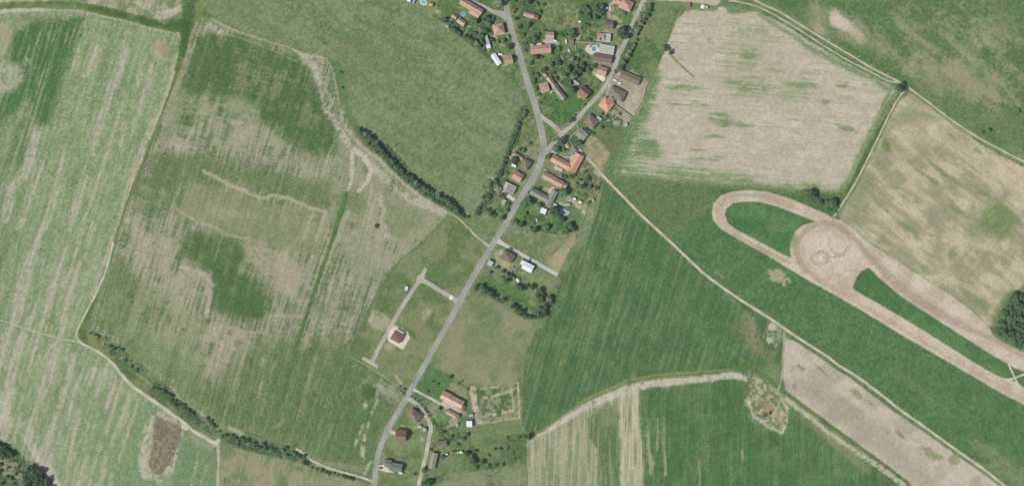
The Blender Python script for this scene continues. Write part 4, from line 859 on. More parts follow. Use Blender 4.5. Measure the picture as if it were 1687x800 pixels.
def building(name, label, cat_, short, wings, group=None):
    cx, cy = wings[0]['cx'], wings[0]['cy']
    r = empty(name, cx, cy); tag(r, label, cat_, group); BLD.append((short, cx, cy))
    for w_ in wings: wing(r, **w_)
    return r
def D(cx, cy, L, Wd, ang, **k): return dict(cx=cx, cy=cy, L=L, Wd=Wd, ang=ang, **k)
HG = 'houses of the village'; SH = 'sheds and outbuildings of the village'
def house(label, short, *w_, name='house', cat_='house'): return building(name, label, cat_, short, list(w_), HG if name == 'house' else SH)
def shed(label, short, cx, cy, L, Wd, ang, roof='white', kind='mono', wall='grey', h=2.3, **k):
    return building('shed', label, 'shed', short, [D(cx,cy,L,Wd,ang,kind=kind,roof=roof,wall=wall,h=h,win_n=0,over=.15,**k)], SH)
def barn(label, short, *w_): return building('barn', label, 'barn', short, list(w_), 'barns of the village')

# northern part
house('long orange-roofed house with a broad wing beside the round pool', 'house by the round pool', D(777,12.5,40,11.5,30,roof='orange',chim=True,h=3.6), D(783,21.5,18,13,30,roof='pink',h=3.3,pitch=24,door=False))
shed('orange tiled shed left of the round pool', 'orange tiled shed', 748.5,28,9,6.5,32,'orange','gable')
shed('larger orange gabled shed below the round pool', 'gabled orange shed', 760,37,14.5,9,36,'pink','gable',h=2.6)
shed('tiny pinkish hut at the meadow edge', 'pinkish hut', 736.7,44.3,5,4.5,20,'pink','mono')
shed('small orange shed beside the oval pool at the top edge', 'shed by the oval pool', 710,7.8,7,6.5,15,'orange','gable')
shed('narrow grey hut at the top edge left of the oval pool', 'grey hut at top edge', 682,3.5,6,3,-60,'bluegrey')
house('square house with orange hipped roof left of the main road', 'square hipped house', D(821.5,49,18,17.5,-12,roof='orange',kind='hip',chim=1.2,wall='white',pitch=33))
building('garage', 'long narrow grey garage among trees', 'garage', 'narrow grey garage', [D(802.3,66.5,15,5.5,72,kind='flat',roof='slab',wall='grey',h=2.6,win_n=0)])
shed('bright white square shed at the end of the grey garage', 'white square shed', 804.7,77.3,7,6.5,-14,'white')
barn('white metal barn on the meadow edge', 'white metal barn', D(817.5,99,20,9,56,kind='gable',pitch=12,roof='white',wall='grey',h=3.6,win_n=0))
shed('white carport north of the small orange house', 'white carport', 824,90.3,7,3,5,'white')
shed('tiny white hut beside the white metal barn', 'tiny white hut', 812.8,90.3,4,2.5,5,'white')
house('small orange-roofed house right beside the main road bend', 'small roadside house', D(837,100,15,14,-14,roof='orange',wall='white',chim=True))
house('low pink-roofed house alone in the upper gardens', 'low pink-roofed house', D(871.5,25.8,18,8,16,roof='pink',h=2.9),D(883.5,29.5,7,7.5,18,roof='redbrown',h=2.8,pitch=24,door=False,win_n=0))
house('square pink-roofed house with grey yard in the upper gardens', 'square pink-roofed house', D(905.3,60,14,13,3,roof='pink',wall='cream'))
house('long pink house with a dark rear roof side', 'long pink house', D(896.5,81.5,22,14,-4,roof='orange',wall='white',chim=True),D(880.5,83,14,14,-4,roof='orange',pitch=28,door=False),D(877.8,77.5,8,8,82,roof='orange',h=3,door=False,win_n=0))
shed('white lean-to behind the long pink house', 'white lean-to', 888,73.8,8,3,-10,'white')
shed('brown-roofed shed with mossy boards in the middle garden', 'brown garden shed', 941,71,10,8,85,'taupe','mono','wood')
shed('tiny white hut at the garden boundary', 'white boundary hut', 955,36.5,5,2.6,0,'white')
shed('small rusty hut below the white hut', 'small rusty hut', 955,48,5,3.5,-10,'rust')
house('large orange hipped house at the top edge beside the side road', 'large hipped house', D(1031,9,21,17,24,roof='orange',kind='hip',wall='white',chim=1.5),D(1021,4,12,10,24,roof='orange',h=3,door=False,win_n=0))
shed('orange hipped outbuilding at the top edge', 'orange outbuilding', 1013.5,4,7.5,7,10,'bright','hip','cream',2.5)
house('squat dark brown house with pale surround', 'squat brown house', D(1002.3,42.6,15,12.5,3,roof='brown',wall='white',pitch=30))
house('pink-roofed house with solar panels and a grey flat extension', 'house with solar panels', D(990,62.5,10.5,12.5,4,roof='pink',wall='white',pitch=22),D(1000.5,63,9.5,12.5,4,kind='flat',roof='slab',wall='white',h=3.0,door=False))
house('wide flat-roofed pale house beside the small pool', 'wide flat-roofed house', D(999,82.5,24,14,10,kind='flat',roof='slab',wall='white',h=3.4))
house('long dark brown house with white south front', 'long dark brown house', D(992,97,31,13.5,8,roof='brown',wall='white',pitch=26,chim=True))
house('orange and brown gabled house above the white terrace', 'house above white terrace', D(991,118,16,15,18,roof='orange',wall='white',pitch=33,chim=True))
barn('long mossy grey barn at the gravel yard', 'long mossy barn', D(1037,129,34,13.5,23,roof='taupe',wall='grey',h=3.4,pitch=20,win_n=0))
house('broad olive hipped house in the gravel yard', 'olive hipped house', D(1015.5,155.5,27,18,27,roof='olive',kind='hip',wall='cream',pitch=30),D(1008,162,12,12,27,roof='olive',kind='hip',wall='cream',door=False,win_n=0,h=3.15))
house('red-orange pyramid-roofed house beside the side road', 'pyramid-roofed house', D(998.5,173,20,18.5,38,roof='bright',kind='hip',wall='cream',pitch=28,chim=1.0))
house('brown and pink gabled house between the two roads', 'brown and pink house', D(961.8,153,17.5,17,43,roof='redbrown',wall='cream',chim=True))
house('pink gabled house close to the main road', 'pink gabled house', D(896.5,145,14.5,16,-18,roof='pink',wall='white',chim=True))
barn('very long narrow barn with grey and pink roof halves', 'very long narrow barn', D(921.5,153.5,27,9.5,51,roof='grey',wall='cream',h=2.9,win_n=0),D(907.8,135.5,19,8.5,54,roof='pink',wall='cream',h=2.8,door=False,win_n=0))
shed('small red-orange hut at the north end of the narrow barn', 'red-orange hut', 898,123.8,6.5,5,38,'bright','gable','cream')
shed('white slim hut in the central garden', 'white slim hut', 949,136.5,11,3.5,38,'slab')
shed('grey tin hut beside the dark hipped house', 'grey tin hut', 986,196.5,9,7,38,'bluegrey')
house('dark taupe hipped house below the side road', 'dark hipped house', D(973.5,200.5,20,17,38,roof='taupe',kind='hip',wall='cream',pitch=30))
house('plain grey-roofed house at the road fork', 'grey-roofed fork house', D(958.3,222,17,15,40,roof='flat',kind='gable',pitch=14,wall='white',h=3.2))
shed('pale hut on the field edge by the gravel plots', 'pale field-edge hut', 1031,206,6,5,-50,'slab')
# farm with gazebo
gz = empty('gazebo', 934.6,240.6); tag(gz, 'small round orange-roofed gazebo in the farm garden', 'gazebo'); BLD.append(('orange gazebo', 934.6, 240.6))
m = MB(); r6 = [(2.9*math.cos(k*math.pi/4), 2.9*math.sin(k*math.pi/4)) for k in range(8)]
m.poly([(x,y,2.5) for x,y in r6]+[(0,0,4.1)], [(k,(k+1) % 8,8) for k in range(8)]+[tuple(range(7,-1,-1))]); m.build('roof', ROOF['bright'], gz)
for k in range(8):
    q = MB(); x, y = 2.4*math.cos(k*math.pi/4), 2.4*math.sin(k*math.pi/4); q.box(x-.09,x+.09,y-.09,y+.09,.2,2.6); q.build('post', WALLM['wood'], gz)
q = MB(); q.prism([(2.7*math.cos(k*math.pi/4), 2.7*math.sin(k*math.pi/4)) for k in range(8)], 0, .2); q.build('floor', M_CONC, gz)
rr = house('large L-shaped farmhouse with bright orange roof', 'large orange farmhouse', D(923.5,268.2,34,12.5,29,roof='bright',wall='white',h=3.6,chim=-6),D(947.5,268.5,31,16,-62,roof='bright',wall='white',h=3.7,pitch=24,door=False))
q = [c for c in rr.children if c.name.startswith('roof')][0]
for sx in (-6.2,-2.5,1.0):
    kk = MB(); kk.box(sx-.6,sx+.6,-3.2,-2.0,4.7,6.5); ko = kk.build('skylight', plain_mat('skylight_white', (.8,.8,.8), .03, 1, .4), q)
shed('grey flat annex on the corner of the orange farmhouse', 'grey annex', 943.5,249,11,8,-50,'flat','mono','grey',2.8)
shed('long whitish greenhouse between the two orange farms', 'whitish greenhouse', 920,278.3,14,5.5,26,'slab','mono','white')
house('long pink farmhouse with a dark rear roof', 'long pink farmhouse', D(911,296.5,36,12.5,29,roof='orange',wall='cream',h=3.2,chim=True),D(930,305.5,8,8.5,29,roof='pink',h=2.8,door=False,win_n=0))
house('grey-brown hipped house left of the road bend', 'grey-brown hipped house', D(866,271,16,13.5,-60,roof='taupe',kind='hip',wall='cream',pitch=30))
shed('narrow pink-roofed barn row around the courtyard tree', 'narrow pink barn row', 853.5,257.5,18,6,32,'pink','gable','cream',2.6)
shed('short pink shed at the end of the narrow row', 'short pink shed', 842.5,258.5,9,4,-55,'pink','mono','cream',2.4)
shed('white L-shaped canopy beside the courtyard tree', 'white canopy', 846.5,273,8,4,25,'white')
house('small orange gabled house left of the main road', 'small orange gabled house', D(852.8,290.7,16,14.5,31,roof='orange',wall='white',chim=True,pitch=32))
house('dark mossy bungalow with curved pale path', 'dark mossy bungalow', D(819.8,311.3,12,11,35,roof='olive',wall='white',kind='hip',pitch=18,h=2.8))
house('flat grey-roofed house with white rim beside the main road', 'white-rimmed flat house', D(841,311,15,14,27,kind='flat',roof='flat',wall='white',h=4.0),D(833.5,306,5,12,27,kind='flat',roof='slab',wall='white',h=3.2,door=False,win_n=0))
shed('pale blue tin shed in the left garden', 'pale blue shed', 830,333,9,6,-60,'bluegrey')
barn('grey farm barn with a crosswise wing right of the road', 'grey farm barn', D(888,321.5,31,12,28,roof='grey',wall='cream',h=3.2,win_n=2),D(908,326,26,11.5,-62,roof='grey',wall='cream',h=3.5,pitch=22,door=False,win_n=0))
shed('bright white square canopy at the end of the grey barn', 'white square canopy', 895.2,347.5,9.5,9,22,'white',h=2.6)
shed('white trailer-like hut on the dusty plot', 'white dusty-plot hut', 946.5,327.5,5,3.2,30,'white')
shed('second white hut further right on the dusty plot', 'further dusty-plot hut', 955.5,333,5.5,3.6,25,'white')
shed('long pale low shed on the dusty plot', 'long pale shed', 934.7,337,9,3,0,'slab')
shed('pinkish white hut beside the grey barn', 'pinkish white hut', 914.3,337,6.5,4,35,'slab')
shed('tiny tan hut at the field edge right of the gardens', 'tiny tan hut', 976.8,329.8,5.5,3,80,'pink')
# middle
house('brown hipped house below the concrete lane', 'brown hipped house', D(836.5,422.3,20,16,28,roof='brown',kind='hip',wall='cream',pitch=26))
shed('blue-grey metal garage touching the main road', 'blue-grey garage', 807.8,433.2,9,8.5,27,'bluegrey',h=2.7)
house('bright white-roofed house below the concrete lane', 'white-roofed house', D(869.5,439.5,18,13.5,28,roof='white',wall='white',pitch=14),D(861.7,432.8,8,8,28,kind='flat',roof='white',wall='white',h=2.9,door=False,win_n=0))
shed('small white-roofed hut beside the orchard trees', 'small white orchard hut', 853.3,460.8,6.5,5,55,'white','gable')
# west lane
house('new chocolate-roofed house on beige paving', 'chocolate-roofed house', D(654.6,554.2,17.5,16,29,roof='chocolate',kind='hip',wall='white',pitch=16),D(659.2,545.7,13,3.5,29,kind='flat',roof='white',wall='white',h=2.7,door=False,win_n=0))
# south
house('long peach-roofed farmhouse at the end of the drive', 'peach-roofed farmhouse', D(735,651.5,16,14.5,26,roof='peach',wall='white',h=3.6),D(752.5,661,23,13.5,27,roof='peach',wall='white',h=3.4,chim=True,door=False),D(763.5,671,9,5,-63,roof='rust',h=2.6,pitch=15,door=False,win_n=0))
barn('low reddish barn parallel to the peach-roofed farmhouse', 'low reddish barn', D(744,680.3,19,8,27,roof='pink',wall='cream',h=2.6,win_n=0),D(753.5,684.5,6,6.5,27,kind='mono',roof='rust',wall='cream',h=2.8,door=False,win_n=0))
shed('white flat square shed right of the farm', 'white flat square shed', 773.3,697,10,9.5,87,'white',h=2.6)
shed('pale blue tarpaulin-roofed shed above the white square shed', 'pale blue farm shed', 776,683.3,7,4.5,-15,'bluegrey',h=2.0)
shed('pale upright hut left of the white square shed', 'pale upright hut', 753.4,699,6,3.6,-80,'slab')
house('taupe hipped house inside the curving lane', 'taupe hipped house', D(682.5,682.5,22,16,43,roof='taupe',kind='hip',wall='cream',pitch=33))
house('dark red and pink gabled house left of the curving lane', 'dark red gabled house', D(661.5,716,16.5,19.5,6,roof='redbrown',wall='cream',h=3.8,pitch=38,chim=True))
house('grey-green roofed house near the bottom of the main road', 'grey-green roofed house', D(653,768,20,13.5,9,roof='green',wall='white',pitch=24),D(639.8,761.5,11,12,9,roof='green',wall='white',h=3.1,door=False,pitch=24),D(660,778,7,3,9,kind='flat',roof='white',wall='white',h=2.2,door=False,win_n=0))
barn('long upright grey barn right of the curving lane', 'long upright grey barn', D(713.8,757.5,27,11,-77,roof='grey',wall='grey',h=3.0,pitch=18,win_n=0))
house('small brown cottage above the grey barn', 'small brown cottage', D(728,730,17,11,-8,roof='taupe',wall='cream',h=2.7,pitch=28))
shed('rusty red shed in the southern orchard', 'rusty orchard shed', 747.5,745,9,4.5,2,'rust')
shed('tiny white box next to the rusty shed', 'tiny white box', 753.8,744.3,3,3,0,'white',h=1.6)
shed('white hut at the right end of the rusty shed row', 'white row-end hut', 759.5,743.8,5,3.8,0,'white')
shed('small white hut left of the rusty shed', 'white hut left of rusty shed', 735.5,747,4.5,3,5,'white')
shed('light blue garden shed inside the lane curve', 'light blue garden shed', 699.8,706.7,5.5,5.5,10,'bluegrey')
shed('whitish shed beside the light blue one', 'whitish garden shed', 692,702,6,4.5,15,'slab')
shed('red sheet-metal shed at the top edge', 'red top-edge shed', 1134.7,9,8,4.5,87,'rust')
shed('larger white hut at the top edge beside the pale field', 'larger white top hut', 1157,12,6,6,5,'white')
shed('smaller white hut right of the larger one at the top edge', 'smaller white top hut', 1163.5,12.8,4.5,4.5,5,'slab')
shed('tiny white hut on the residential meadow', 'meadow hut', 669.8,474.5,7,5,-70,'white',h=2.0)
shed('pale hut beside the oval pool at the top edge', 'pale pool hut', 674,2,6,4,20,'white')

# ------------------------------------------------------------------ pools
M_WATER = {}
def water(c):
    if c in M_WATER: return M_WATER[c]
    m, n, p = new_mat('pool_water'); p.inputs['Base Color'].default_value = (*alb(c), 1); p.inputs['Roughness'].default_value = .12
    p.inputs['Specular IOR Level'].default_value = .5; f = noise(n, 2.5, 3, .5); bump(n, p, f.outputs['Fac'], .25, .03); M_WATER[c] = m; return m
def pool(label, short, cx, cy, a, b, ang, col, round_=True, rim=.5):
    r = empty('pool', cx, cy, -R_(ang)); tag(r, label, 'pool', 'garden pools'); BLD.append((short, cx, cy))
    A, Bb = a*S/2, b*S/2
    if round_: o = [(math.cos(t), math.sin(t)) for t in np.linspace(0, 2*math.pi, 29)[:-1]]
    else: o = [(-1,-1),(1,-1),(1,1),(-1,1)]
    n = len(o); hh = .35
    v = [(x*(A+rim), y*(Bb+rim), 0) for x, y in o]+[(x*(A+rim), y*(Bb+rim), hh) for x, y in o]+[(x*A, y*Bb, hh) for x, y in o]+[(x*A, y*Bb, 0.05) for x, y in o]
    f = []
    for i in range(n):
        j = (i+1) % n
        for k in range(3): f.append((k*n+i, k*n+j, (k+1)*n+j, (k+1)*n+i))
    meshobj('rim', v, f, plain_mat('pool_rim', (.62,.60,.56), .08, 2), r)
    meshobj('water', [(x*A, y*Bb, .26) for x, y in o], [tuple(range(n))], water(col), r)
pool('oval teal pool with pale rim at the top edge', 'oval pool', 697.6,4,10,7,30,(128,200,196),True,1.1)
pool('round blue pool in front of the long orange house', 'round pool', 763.6,23.7,7.5,7.5,0,(112,170,196),True,.2)
pool('small deep blue pool on pale paving', 'small blue pool', 978.3,81,6.5,6,80,(96,150,178),False,.3)
pool('angular light blue pool in the big garden', 'light blue pool', 929.3,349.7,14,8,30,(150,194,212),False,.55)
def tramp(label, short, cx, cy, r_, col):
    r = empty('trampoline', cx, cy); tag(r, label, 'trampoline'); BLD.append((short, cx, cy)); q = MB(); R0 = r_*S
    ring_ = [(math.cos(t), math.sin(t)) for t in np.linspace(0, 2*math.pi, 21)[:-1]]
    q.prism([(x*R0, y*R0) for x, y in ring_], .72, .80); q.build('mat', plain_mat('teal_mat', alb(col), .08, 2), r)
    q = MB(); n = 20
    v = [(x*R0*1.15, y*R0*1.15, z) for z in (.7,.86) for x, y in ring_]+[(x*R0*1.01, y*R0*1.01, z) for z in (.86,.7) for x, y in ring_]
    q.poly(v, [(k*n+i, k*n+(i+1) % n, ((k+1) % 4)*n+(i+1) % n, ((k+1) % 4)*n+i) for k in range(4) for i in range(n)]); q.build('frame', M_FRAME, r)
    for k in range(4):
        a = k*math.pi/2; x, y = math.cos(a)*R0*1.05, math.sin(a)*R0*1.05; q = MB(); q.box(x-.04,x+.04,y-.04,y+.04,0,.7); q.build('leg', M_FRAME, r)
tramp('teal trampoline beside the large hipped house', 'teal trampoline', 999,14.5,2.3,(100,180,160))
tramp('dark teal trampoline behind the long pink house', 'dark teal trampoline', 919,71.5,2.4,(88,140,132))
# solar panels on the pink-roofed house
sp = [c for o in bpy.data.objects if o.get('label', '').startswith('pink-roofed house with solar') for c in o.children if c.name.startswith('roof')][0]
th = math.tan(R_(22)); bb = 12.5*S/2
for k in range(2):
    q = MB(); x0 = -2.0+k*1.35
    y0, y1 = -3.2, -.7; z = lambda yy: 4.2+(bb-.36+yy)*th+.30
    q.poly([(x0,y0,z(y0)),(x0+1.2,y0,z(y0)),(x0+1.2,y1,z(y1)),(x0,y1,z(y1)),(x0,y0,z(y0)+.06),(x0+1.2,y0,z(y0)+.06),(x0+1.2,y1,z(y1)+.06),(x0,y1,z(y1)+.06)], [(0,3,2,1),(4,5,6,7),(0,1,5,4),(1,2,6,5),(2,3,7,6),(3,0,4,7)])
    q.build('solar_panel', M_SOLAR, sp)

# ------------------------------------------------------------------ vehicles
def paint_mat():
    m, n, p = new_mat('car_paint'); oi = n.nodes.new('ShaderNodeObjectInfo'); n.links.new(oi.outputs['Color'], p.inputs['Base Color'])
    p.inputs['Roughness'].default_value = .3; p.inputs['Specular IOR Level'].default_value = .5; p.inputs['Coat Weight'].default_value = .5; return m
M_PAINT = paint_mat(); M_TYRE = plain_mat('tyre_rubber', (.02,.02,.02), .1, 3); M_RIM = plain_mat('wheel_rim', (.5,.5,.5), .05, 3, .4)
def make_car(van=False):
    r = bpy.data.objects.new('delivery_van' if van else 'parked_car', None); link(r)
    prof = ([(-2.4,.35),(2.4,.35),(2.45,.9),(2.0,1.15),(1.5,1.95),(-2.35,2.0),(-2.42,1.0)] if van else [(-2.1,.35),(2.1,.35),(2.15,.72),(1.2,.92),(.6,1.40),(-1.2,1.42),(-1.9,.98),(-2.12,.9)])
    n = len(prof); v = []
    for s in (-1, 1):
        for x, z in prof:
            w_ = .86 if z < 1.0 else (.80 if van else .68); v.append((x, s*w_, z))
    f = [tuple(range(n)), tuple(range(2*n-1, n-1, -1))]+[(i, i+n, (i+1) % n+n, (i+1) % n) for i in range(n)]
    body = meshobj('body', v, f, M_PAINT, r)
    if van: a, b = (2.0,1.15), (1.5,1.95)
    else: a, b = (1.2,.92), (.6,1.40)
    def glass(nm, p, q, w1, w2, o):
        nx, nz = (p[1]-q[1]), -(p[0]-q[0]); L = math.hypot(nx, nz); nx, nz = nx/L*o, nz/L*o
        if nz < 0: nx, nz = -nx, -nz
        P = [(p[0]*.9+q[0]*.1, -w1, p[1]*.9+q[1]*.1), (p[0]*.9+q[0]*.1, w1, p[1]*.9+q[1]*.1), (q[0]*.9+p[0]*.1, w2, q[1]*.9+p[1]*.1), (q[0]*.9+p[0]*.1, -w2, q[1]*.9+p[1]*.1)]
        P = P+[(x+nx, y, z+nz) for x, y, z in P]
        meshobj(nm, P, [(4,5,6,7),(0,1,5,4),(1,2,6,5),(2,3,7,6),(3,0,4,7)], M_GLASS, body)
    glass('windscreen', a, b, .68, .60, .02)
    if not van: glass('rear_window', (-1.9,.98), (-1.2,1.42), .68, .60, .02)
    for s in (-1, 1):
        q = MB(); q.box(2.05 if not van else 2.38, 2.17 if not van else 2.46, s*.6-.15, s*.6+.15, .58, .72); q.build('headlight', M_FRAME, body)
    for x in (-1.3, 1.35):
        for s in (-1, 1):
            pts = [(x+.32*math.cos(t), .32+.32*math.sin(t)) for t in np.linspace(0, 2*math.pi, 15)[:-1]]
            v = [(a_, s*.66, z) for a_, z in pts]+[(a_, s*.89, z) for a_, z in pts]; k = 14
            wh = meshobj('wheel', v, [tuple(range(k)), tuple(range(2*k-1, k-1, -1))]+[(i, i+k, (i+1) % k+k, (i+1) % k) for i in range(k)], M_TYRE, r)
            pts = [(x+.19*math.cos(t), .32+.19*math.sin(t)) for t in np.linspace(0, 2*math.pi, 11)[:-1]]
            meshobj('rim', [(a_, s*.90, z) for a_, z in pts], [tuple(range(10))], M_RIM, wh)
    return r
def copy_tree(o, parent=None):
    c = o.copy(); sc.collection.objects.link(c)
    if parent is not None: c.parent = parent; c.matrix_parent_inverse = o.matrix_parent_inverse.copy()
    for ch in o.children: copy_tree(ch, c)
    return c
protos = {}
def car(cx, cy, ang, col, label, van=False):
    first = van not in protos
    if first: protos[van] = make_car(van); o = protos[van]
    else: o = copy_tree(protos[van])
    x, y = W(cx, cy); o.location = (x, y, .1); o.rotation_euler = (0, 0, -R_(ang))
    for c in o.children:
        if c.name.startswith('body'): c.color = (*col, 1)
    tag(o, label, 'van' if van else 'car', 'vehicles parked in the village')
WHT = (.78,.78,.78)
car(932.6,69.2,84,WHT,'white van standing in the middle garden',True)
car(1021,137,8,WHT,'white van on the gravel yard below the long mossy barn',True)
car(1013.5,133,15,WHT,'white van beside the road at the gravel yard entrance',True)
car(1004.8,141,-35,(.72,.73,.75),'white car parked on the side road edge',False)
car(894.8,72.2,5,(.45,.04,.04),'red car behind the long pink house')
car(1013.3,118.3,65,(.38,.07,.05),'red car beside the side road north of the mossy barn')
car(937.4,84.2,70,WHT,'white car in the garden below the brown shed')
car(908.3,151.8,-50,WHT,'white car between pink gabled house and narrow barn')
car(915,68,20,WHT,'white van in the grey yard behind the square pink-roofed house',True)
car(846.2,439.5,-75,(.10,.26,.30),'teal car on the drive left of the white-roofed house')
car(844,447.5,-60,(.06,.12,.24),'dark blue car below the teal car')
car(873,427.4,-70,(.08,.16,.34),'blue car on the edge of the concrete lane')
car(842,409.3,30,(.05,.08,.16),'dark car near the start of the concrete lane')
car(727.5,672,-60,(.02,.02,.025),'black car at the farm drive end')
car(724.5,670.5,-60,(.02,.02,.025),'second black car left of the one at the drive end')
car(689.6,673.2,48,(.05,.06,.065),'dark grey car in the parking bay beside the curving lane')
car(685.6,669.6,48,(.45,.46,.47),'silver car above the dark grey car')
car(627.3,769.8,0,(.02,.02,.02),'black car on the drive of the green-roofed house')
car(890.5,309.8,30,(.03,.04,.07),'dark car on the lawn between the two farms')
car(1005.3,14.6,80,WHT,'white car beside the teal trampoline')
car(935.5,262.2,20,(.25,.28,.30),'grey car in the yard of the orange farmhouse')
car(884.2,362,78,(.7,.68,.64),'pale car in the orchard below the grey barn')
car(977.5,193.5,30,(.03,.035,.04),'dark car in front of the pyramid-roofed house')

# ------------------------------------------------------------------ garden walls and fences
def wall_line(name, label, cat_, pts, h, t, mat, posts=0):
    r = empty(name, *pts[0]); tag(r, label, cat_, 'garden walls and fences')
    P = [Vector((*W(*p), 0))-Vector(r.location) for p in pts]; m = MB()
    for a, b in zip(P[:-1], P[1:]):
        d = (b-a).normalized(); nn = Vector((-d.y, d.x, 0))*t/2
        m.prism([tuple((q)[:2]) for q in (a+nn, b+nn, b-nn, a-nn)], .1 if posts else 0, h)
    m.build('panel', mat, r)
    if posts:
        for a, b in zip(P[:-1], P[1:]):
            n = max(1, int((b-a).length/posts))
            for k in range(n+1):
                c = a.lerp(b, k/n); q = MB(); q.box(c.x-.1,c.x+.1,c.y-.1,c.y+.1,0,h+.12); q.build('post', mat, r)
wall_line('garden_wall', 'dark wall dividing the gravel yard from the pyramid-roofed house', 'wall', [(998,161),(1018,176),(1041,193)], 2.1, .45, WALLM['grey'])
wall_line('garden_fence', 'white fence above the wide flat-roofed house', 'fence', [(948,69),(975,71),(1012,75)], 1.3, .3, M_FRAME, 6)
wall_line('garden_fence', 'white fence running down from the middle garden corner', 'fence', [(947.5,69.5),(948,82)], 1.3, .3, M_FRAME, 6)
wall_line('garden_wall', 'pale wall along the field side of the gravel yard', 'wall', [(1066,140),(1058,165),(1043,192)], 1.5, .3, M_STONE)
wall_line('garden_wall', 'wall along the back of the orange farmhouse lane', 'wall', [(940,236),(952,250)], 1.9, .4, WALLM['cream'])
wall_line('garden_wall', 'low wall above the long pink farmhouse', 'wall', [(896,277),(912,286),(927,294)], 1.6, .3, WALLM['cream'])
wall_line('garden_wall', 'white wall below the small roadside house', 'wall', [(829,109),(846,104)], 1.6, .35, WALLM['white'])
wall_line('garden_wall', 'white wall below the square hipped house', 'wall', [(813,59),(832,56),(840,54)], 1.6, .35, WALLM['white'])
wall_line('garden_fence', 'fence at the front of the grey fork house', 'fence', [(938,229),(944,222),(953,213),(951,206)], 1.2, .4, WALLM['white'], 3)
wall_line('garden_fence', 'pale fence below the orchard row and dusty field corner', 'fence', [(886,380),(900,385),(935,388)], 1.1, .25, M_STONE, 6)
wall_line('field_fence', 'wire fence line on the right side of the big garden', 'fence', [(966,350),(956,372),(947,392)], 1.2, .2, M_STONE, 8)

# ------------------------------------------------------------------ trees and bushes
def crown_mesh(name, seed, mat, n=1500, flat=.8, leaf=.16, nl=9, spread=.55):
    rs = random.Random(seed); lobes = []
    for k in range(nl):
        a = rs.uniform(0, 6.283); d = spread*math.sqrt(rs.random()); rr = rs.uniform(.34,.54)*(1.05-.35*d)
        lobes.append((d*math.cos(a), d*math.sin(a), rs.uniform(-.35,.5)*flat*(1-d*.5), rr))
    lobes.append((0,0,0.05,.55)); v = []; f = []
    for i in range(n):
        lx, ly, lz, lr = rs.choice(lobes); z = rs.uniform(-.7,1); a = rs.uniform(0,6.283); q = math.sqrt(1-z*z)
        rad = lr*(rs.uniform(.72,1.08)); nx, ny, nz = q*math.cos(a), q*math.sin(a), z
        x, y, zz = lx+nx*rad, ly+ny*rad, lz+nz*rad*flat
        s = leaf*rs.uniform(.6,1.3)
        nv = Vector((nx+rs.uniform(-.7,.7), ny+rs.uniform(-.7,.7), nz+rs.uniform(-.5,.7))).normalized()
        t1 = nv.orthogonal().normalized(); t1 = Matrix.Rotation(rs.uniform(0,6.28), 3, nv) @ t1; t2 = nv.cross(t1)
        c = Vector((x, y, zz)); b = len(v)
        v += [tuple(c+t1*s), tuple(c+t2*s*.7+nv*s*.15), tuple(c-t1*s*.9), tuple(c-t2*s*.75+nv*s*.1)]; f.append((b,b+1,b+2,b+3))
    me = bpy.data.meshes.new(name); me.from_pydata(v, [], f); me.update(); me.materials.append(mat); return me
def trunk_mesh(seed):
    rs = random.Random(seed); q = MB()
    def limb(a, b, r0, r1, n=6):
        a = Vector(a); b = Vector(b); d = (b-a).normalized(); t = d.orthogonal().normalized(); u = d.cross(t); o = len(q.v)
        for p, r in ((a, r0), (b, r1)):
            for k in range(n): q.v.append(tuple(p+t*r*math.cos(k*6.283/n)+u*r*math.sin(k*6.283/n)))
        for k in range(n): q.f.append((o+k, o+(k+1) % n, o+n+(k+1) % n, o+n+k))
    limb((0,0,0),(0,0,.45),.07,.05); limb((0,0,.45),(.02,.03,.95),.05,.025)
    for k in range(5):
        a = k*1.257+rs.random(); limb((0,0,.4+.06*k),(.42*math.cos(a),.42*math.sin(a),.8+.08*k),.028,.010,5)
    me = bpy.data.meshes.new('trunk'); me.from_pydata(q.v, [], q.f); me.update(); me.materials.append(M_BARK); return me
CROWNS = {'dark': [crown_mesh('crown', s, M_LEAF) for s in (1,2,3,4)], 'mid': [crown_mesh('crown', s, M_LEAF2) for s in (5,6,7)], 'pale': [crown_mesh('crown', s, M_LEAF3) for s in (8,9)]}
BUSH = {'dark': [crown_mesh('foliage', s, M_LEAF, 700, .8, .2, 6) for s in (11,12)], 'mid': [crown_mesh('foliage', s, M_LEAF2, 700, .8, .2, 6) for s in (13,14)], 'pale': [crown_mesh('foliage', 15, M_LEAF3, 700, .8, .2, 6)]}
TRUNKS = [trunk_mesh(s) for s in (1,2)]
ORD = ['first','second','third','fourth','fifth','sixth','seventh','eighth','ninth','tenth']
TENS = {2:'twenty',3:'thirty',4:'forty',5:'fifty',6:'sixty',7:'seventy',8:'eighty',9:'ninety',10:'hundred'}
TEEN = ['eleventh','twelfth','thirteenth','fourteenth','fifteenth','sixteenth','seventeenth','eighteenth','nineteenth']
def ordw(n):
    if n <= 10: return ORD[n-1]
    if n < 20: return TEEN[n-11]
    if n % 10 == 0: return TENS[n//10][:-1]+'ieth'
    return TENS[n//10]+'-'+ORD[n % 10-1]
used_labels = set()
LM = [('upper right track fork',1494,143),('sandy loop',1353,350),('brown reed hollow',272,735),('ringed green patch',608,644),('lower left track bend',130,558),('grass strip corner',1093,92)]
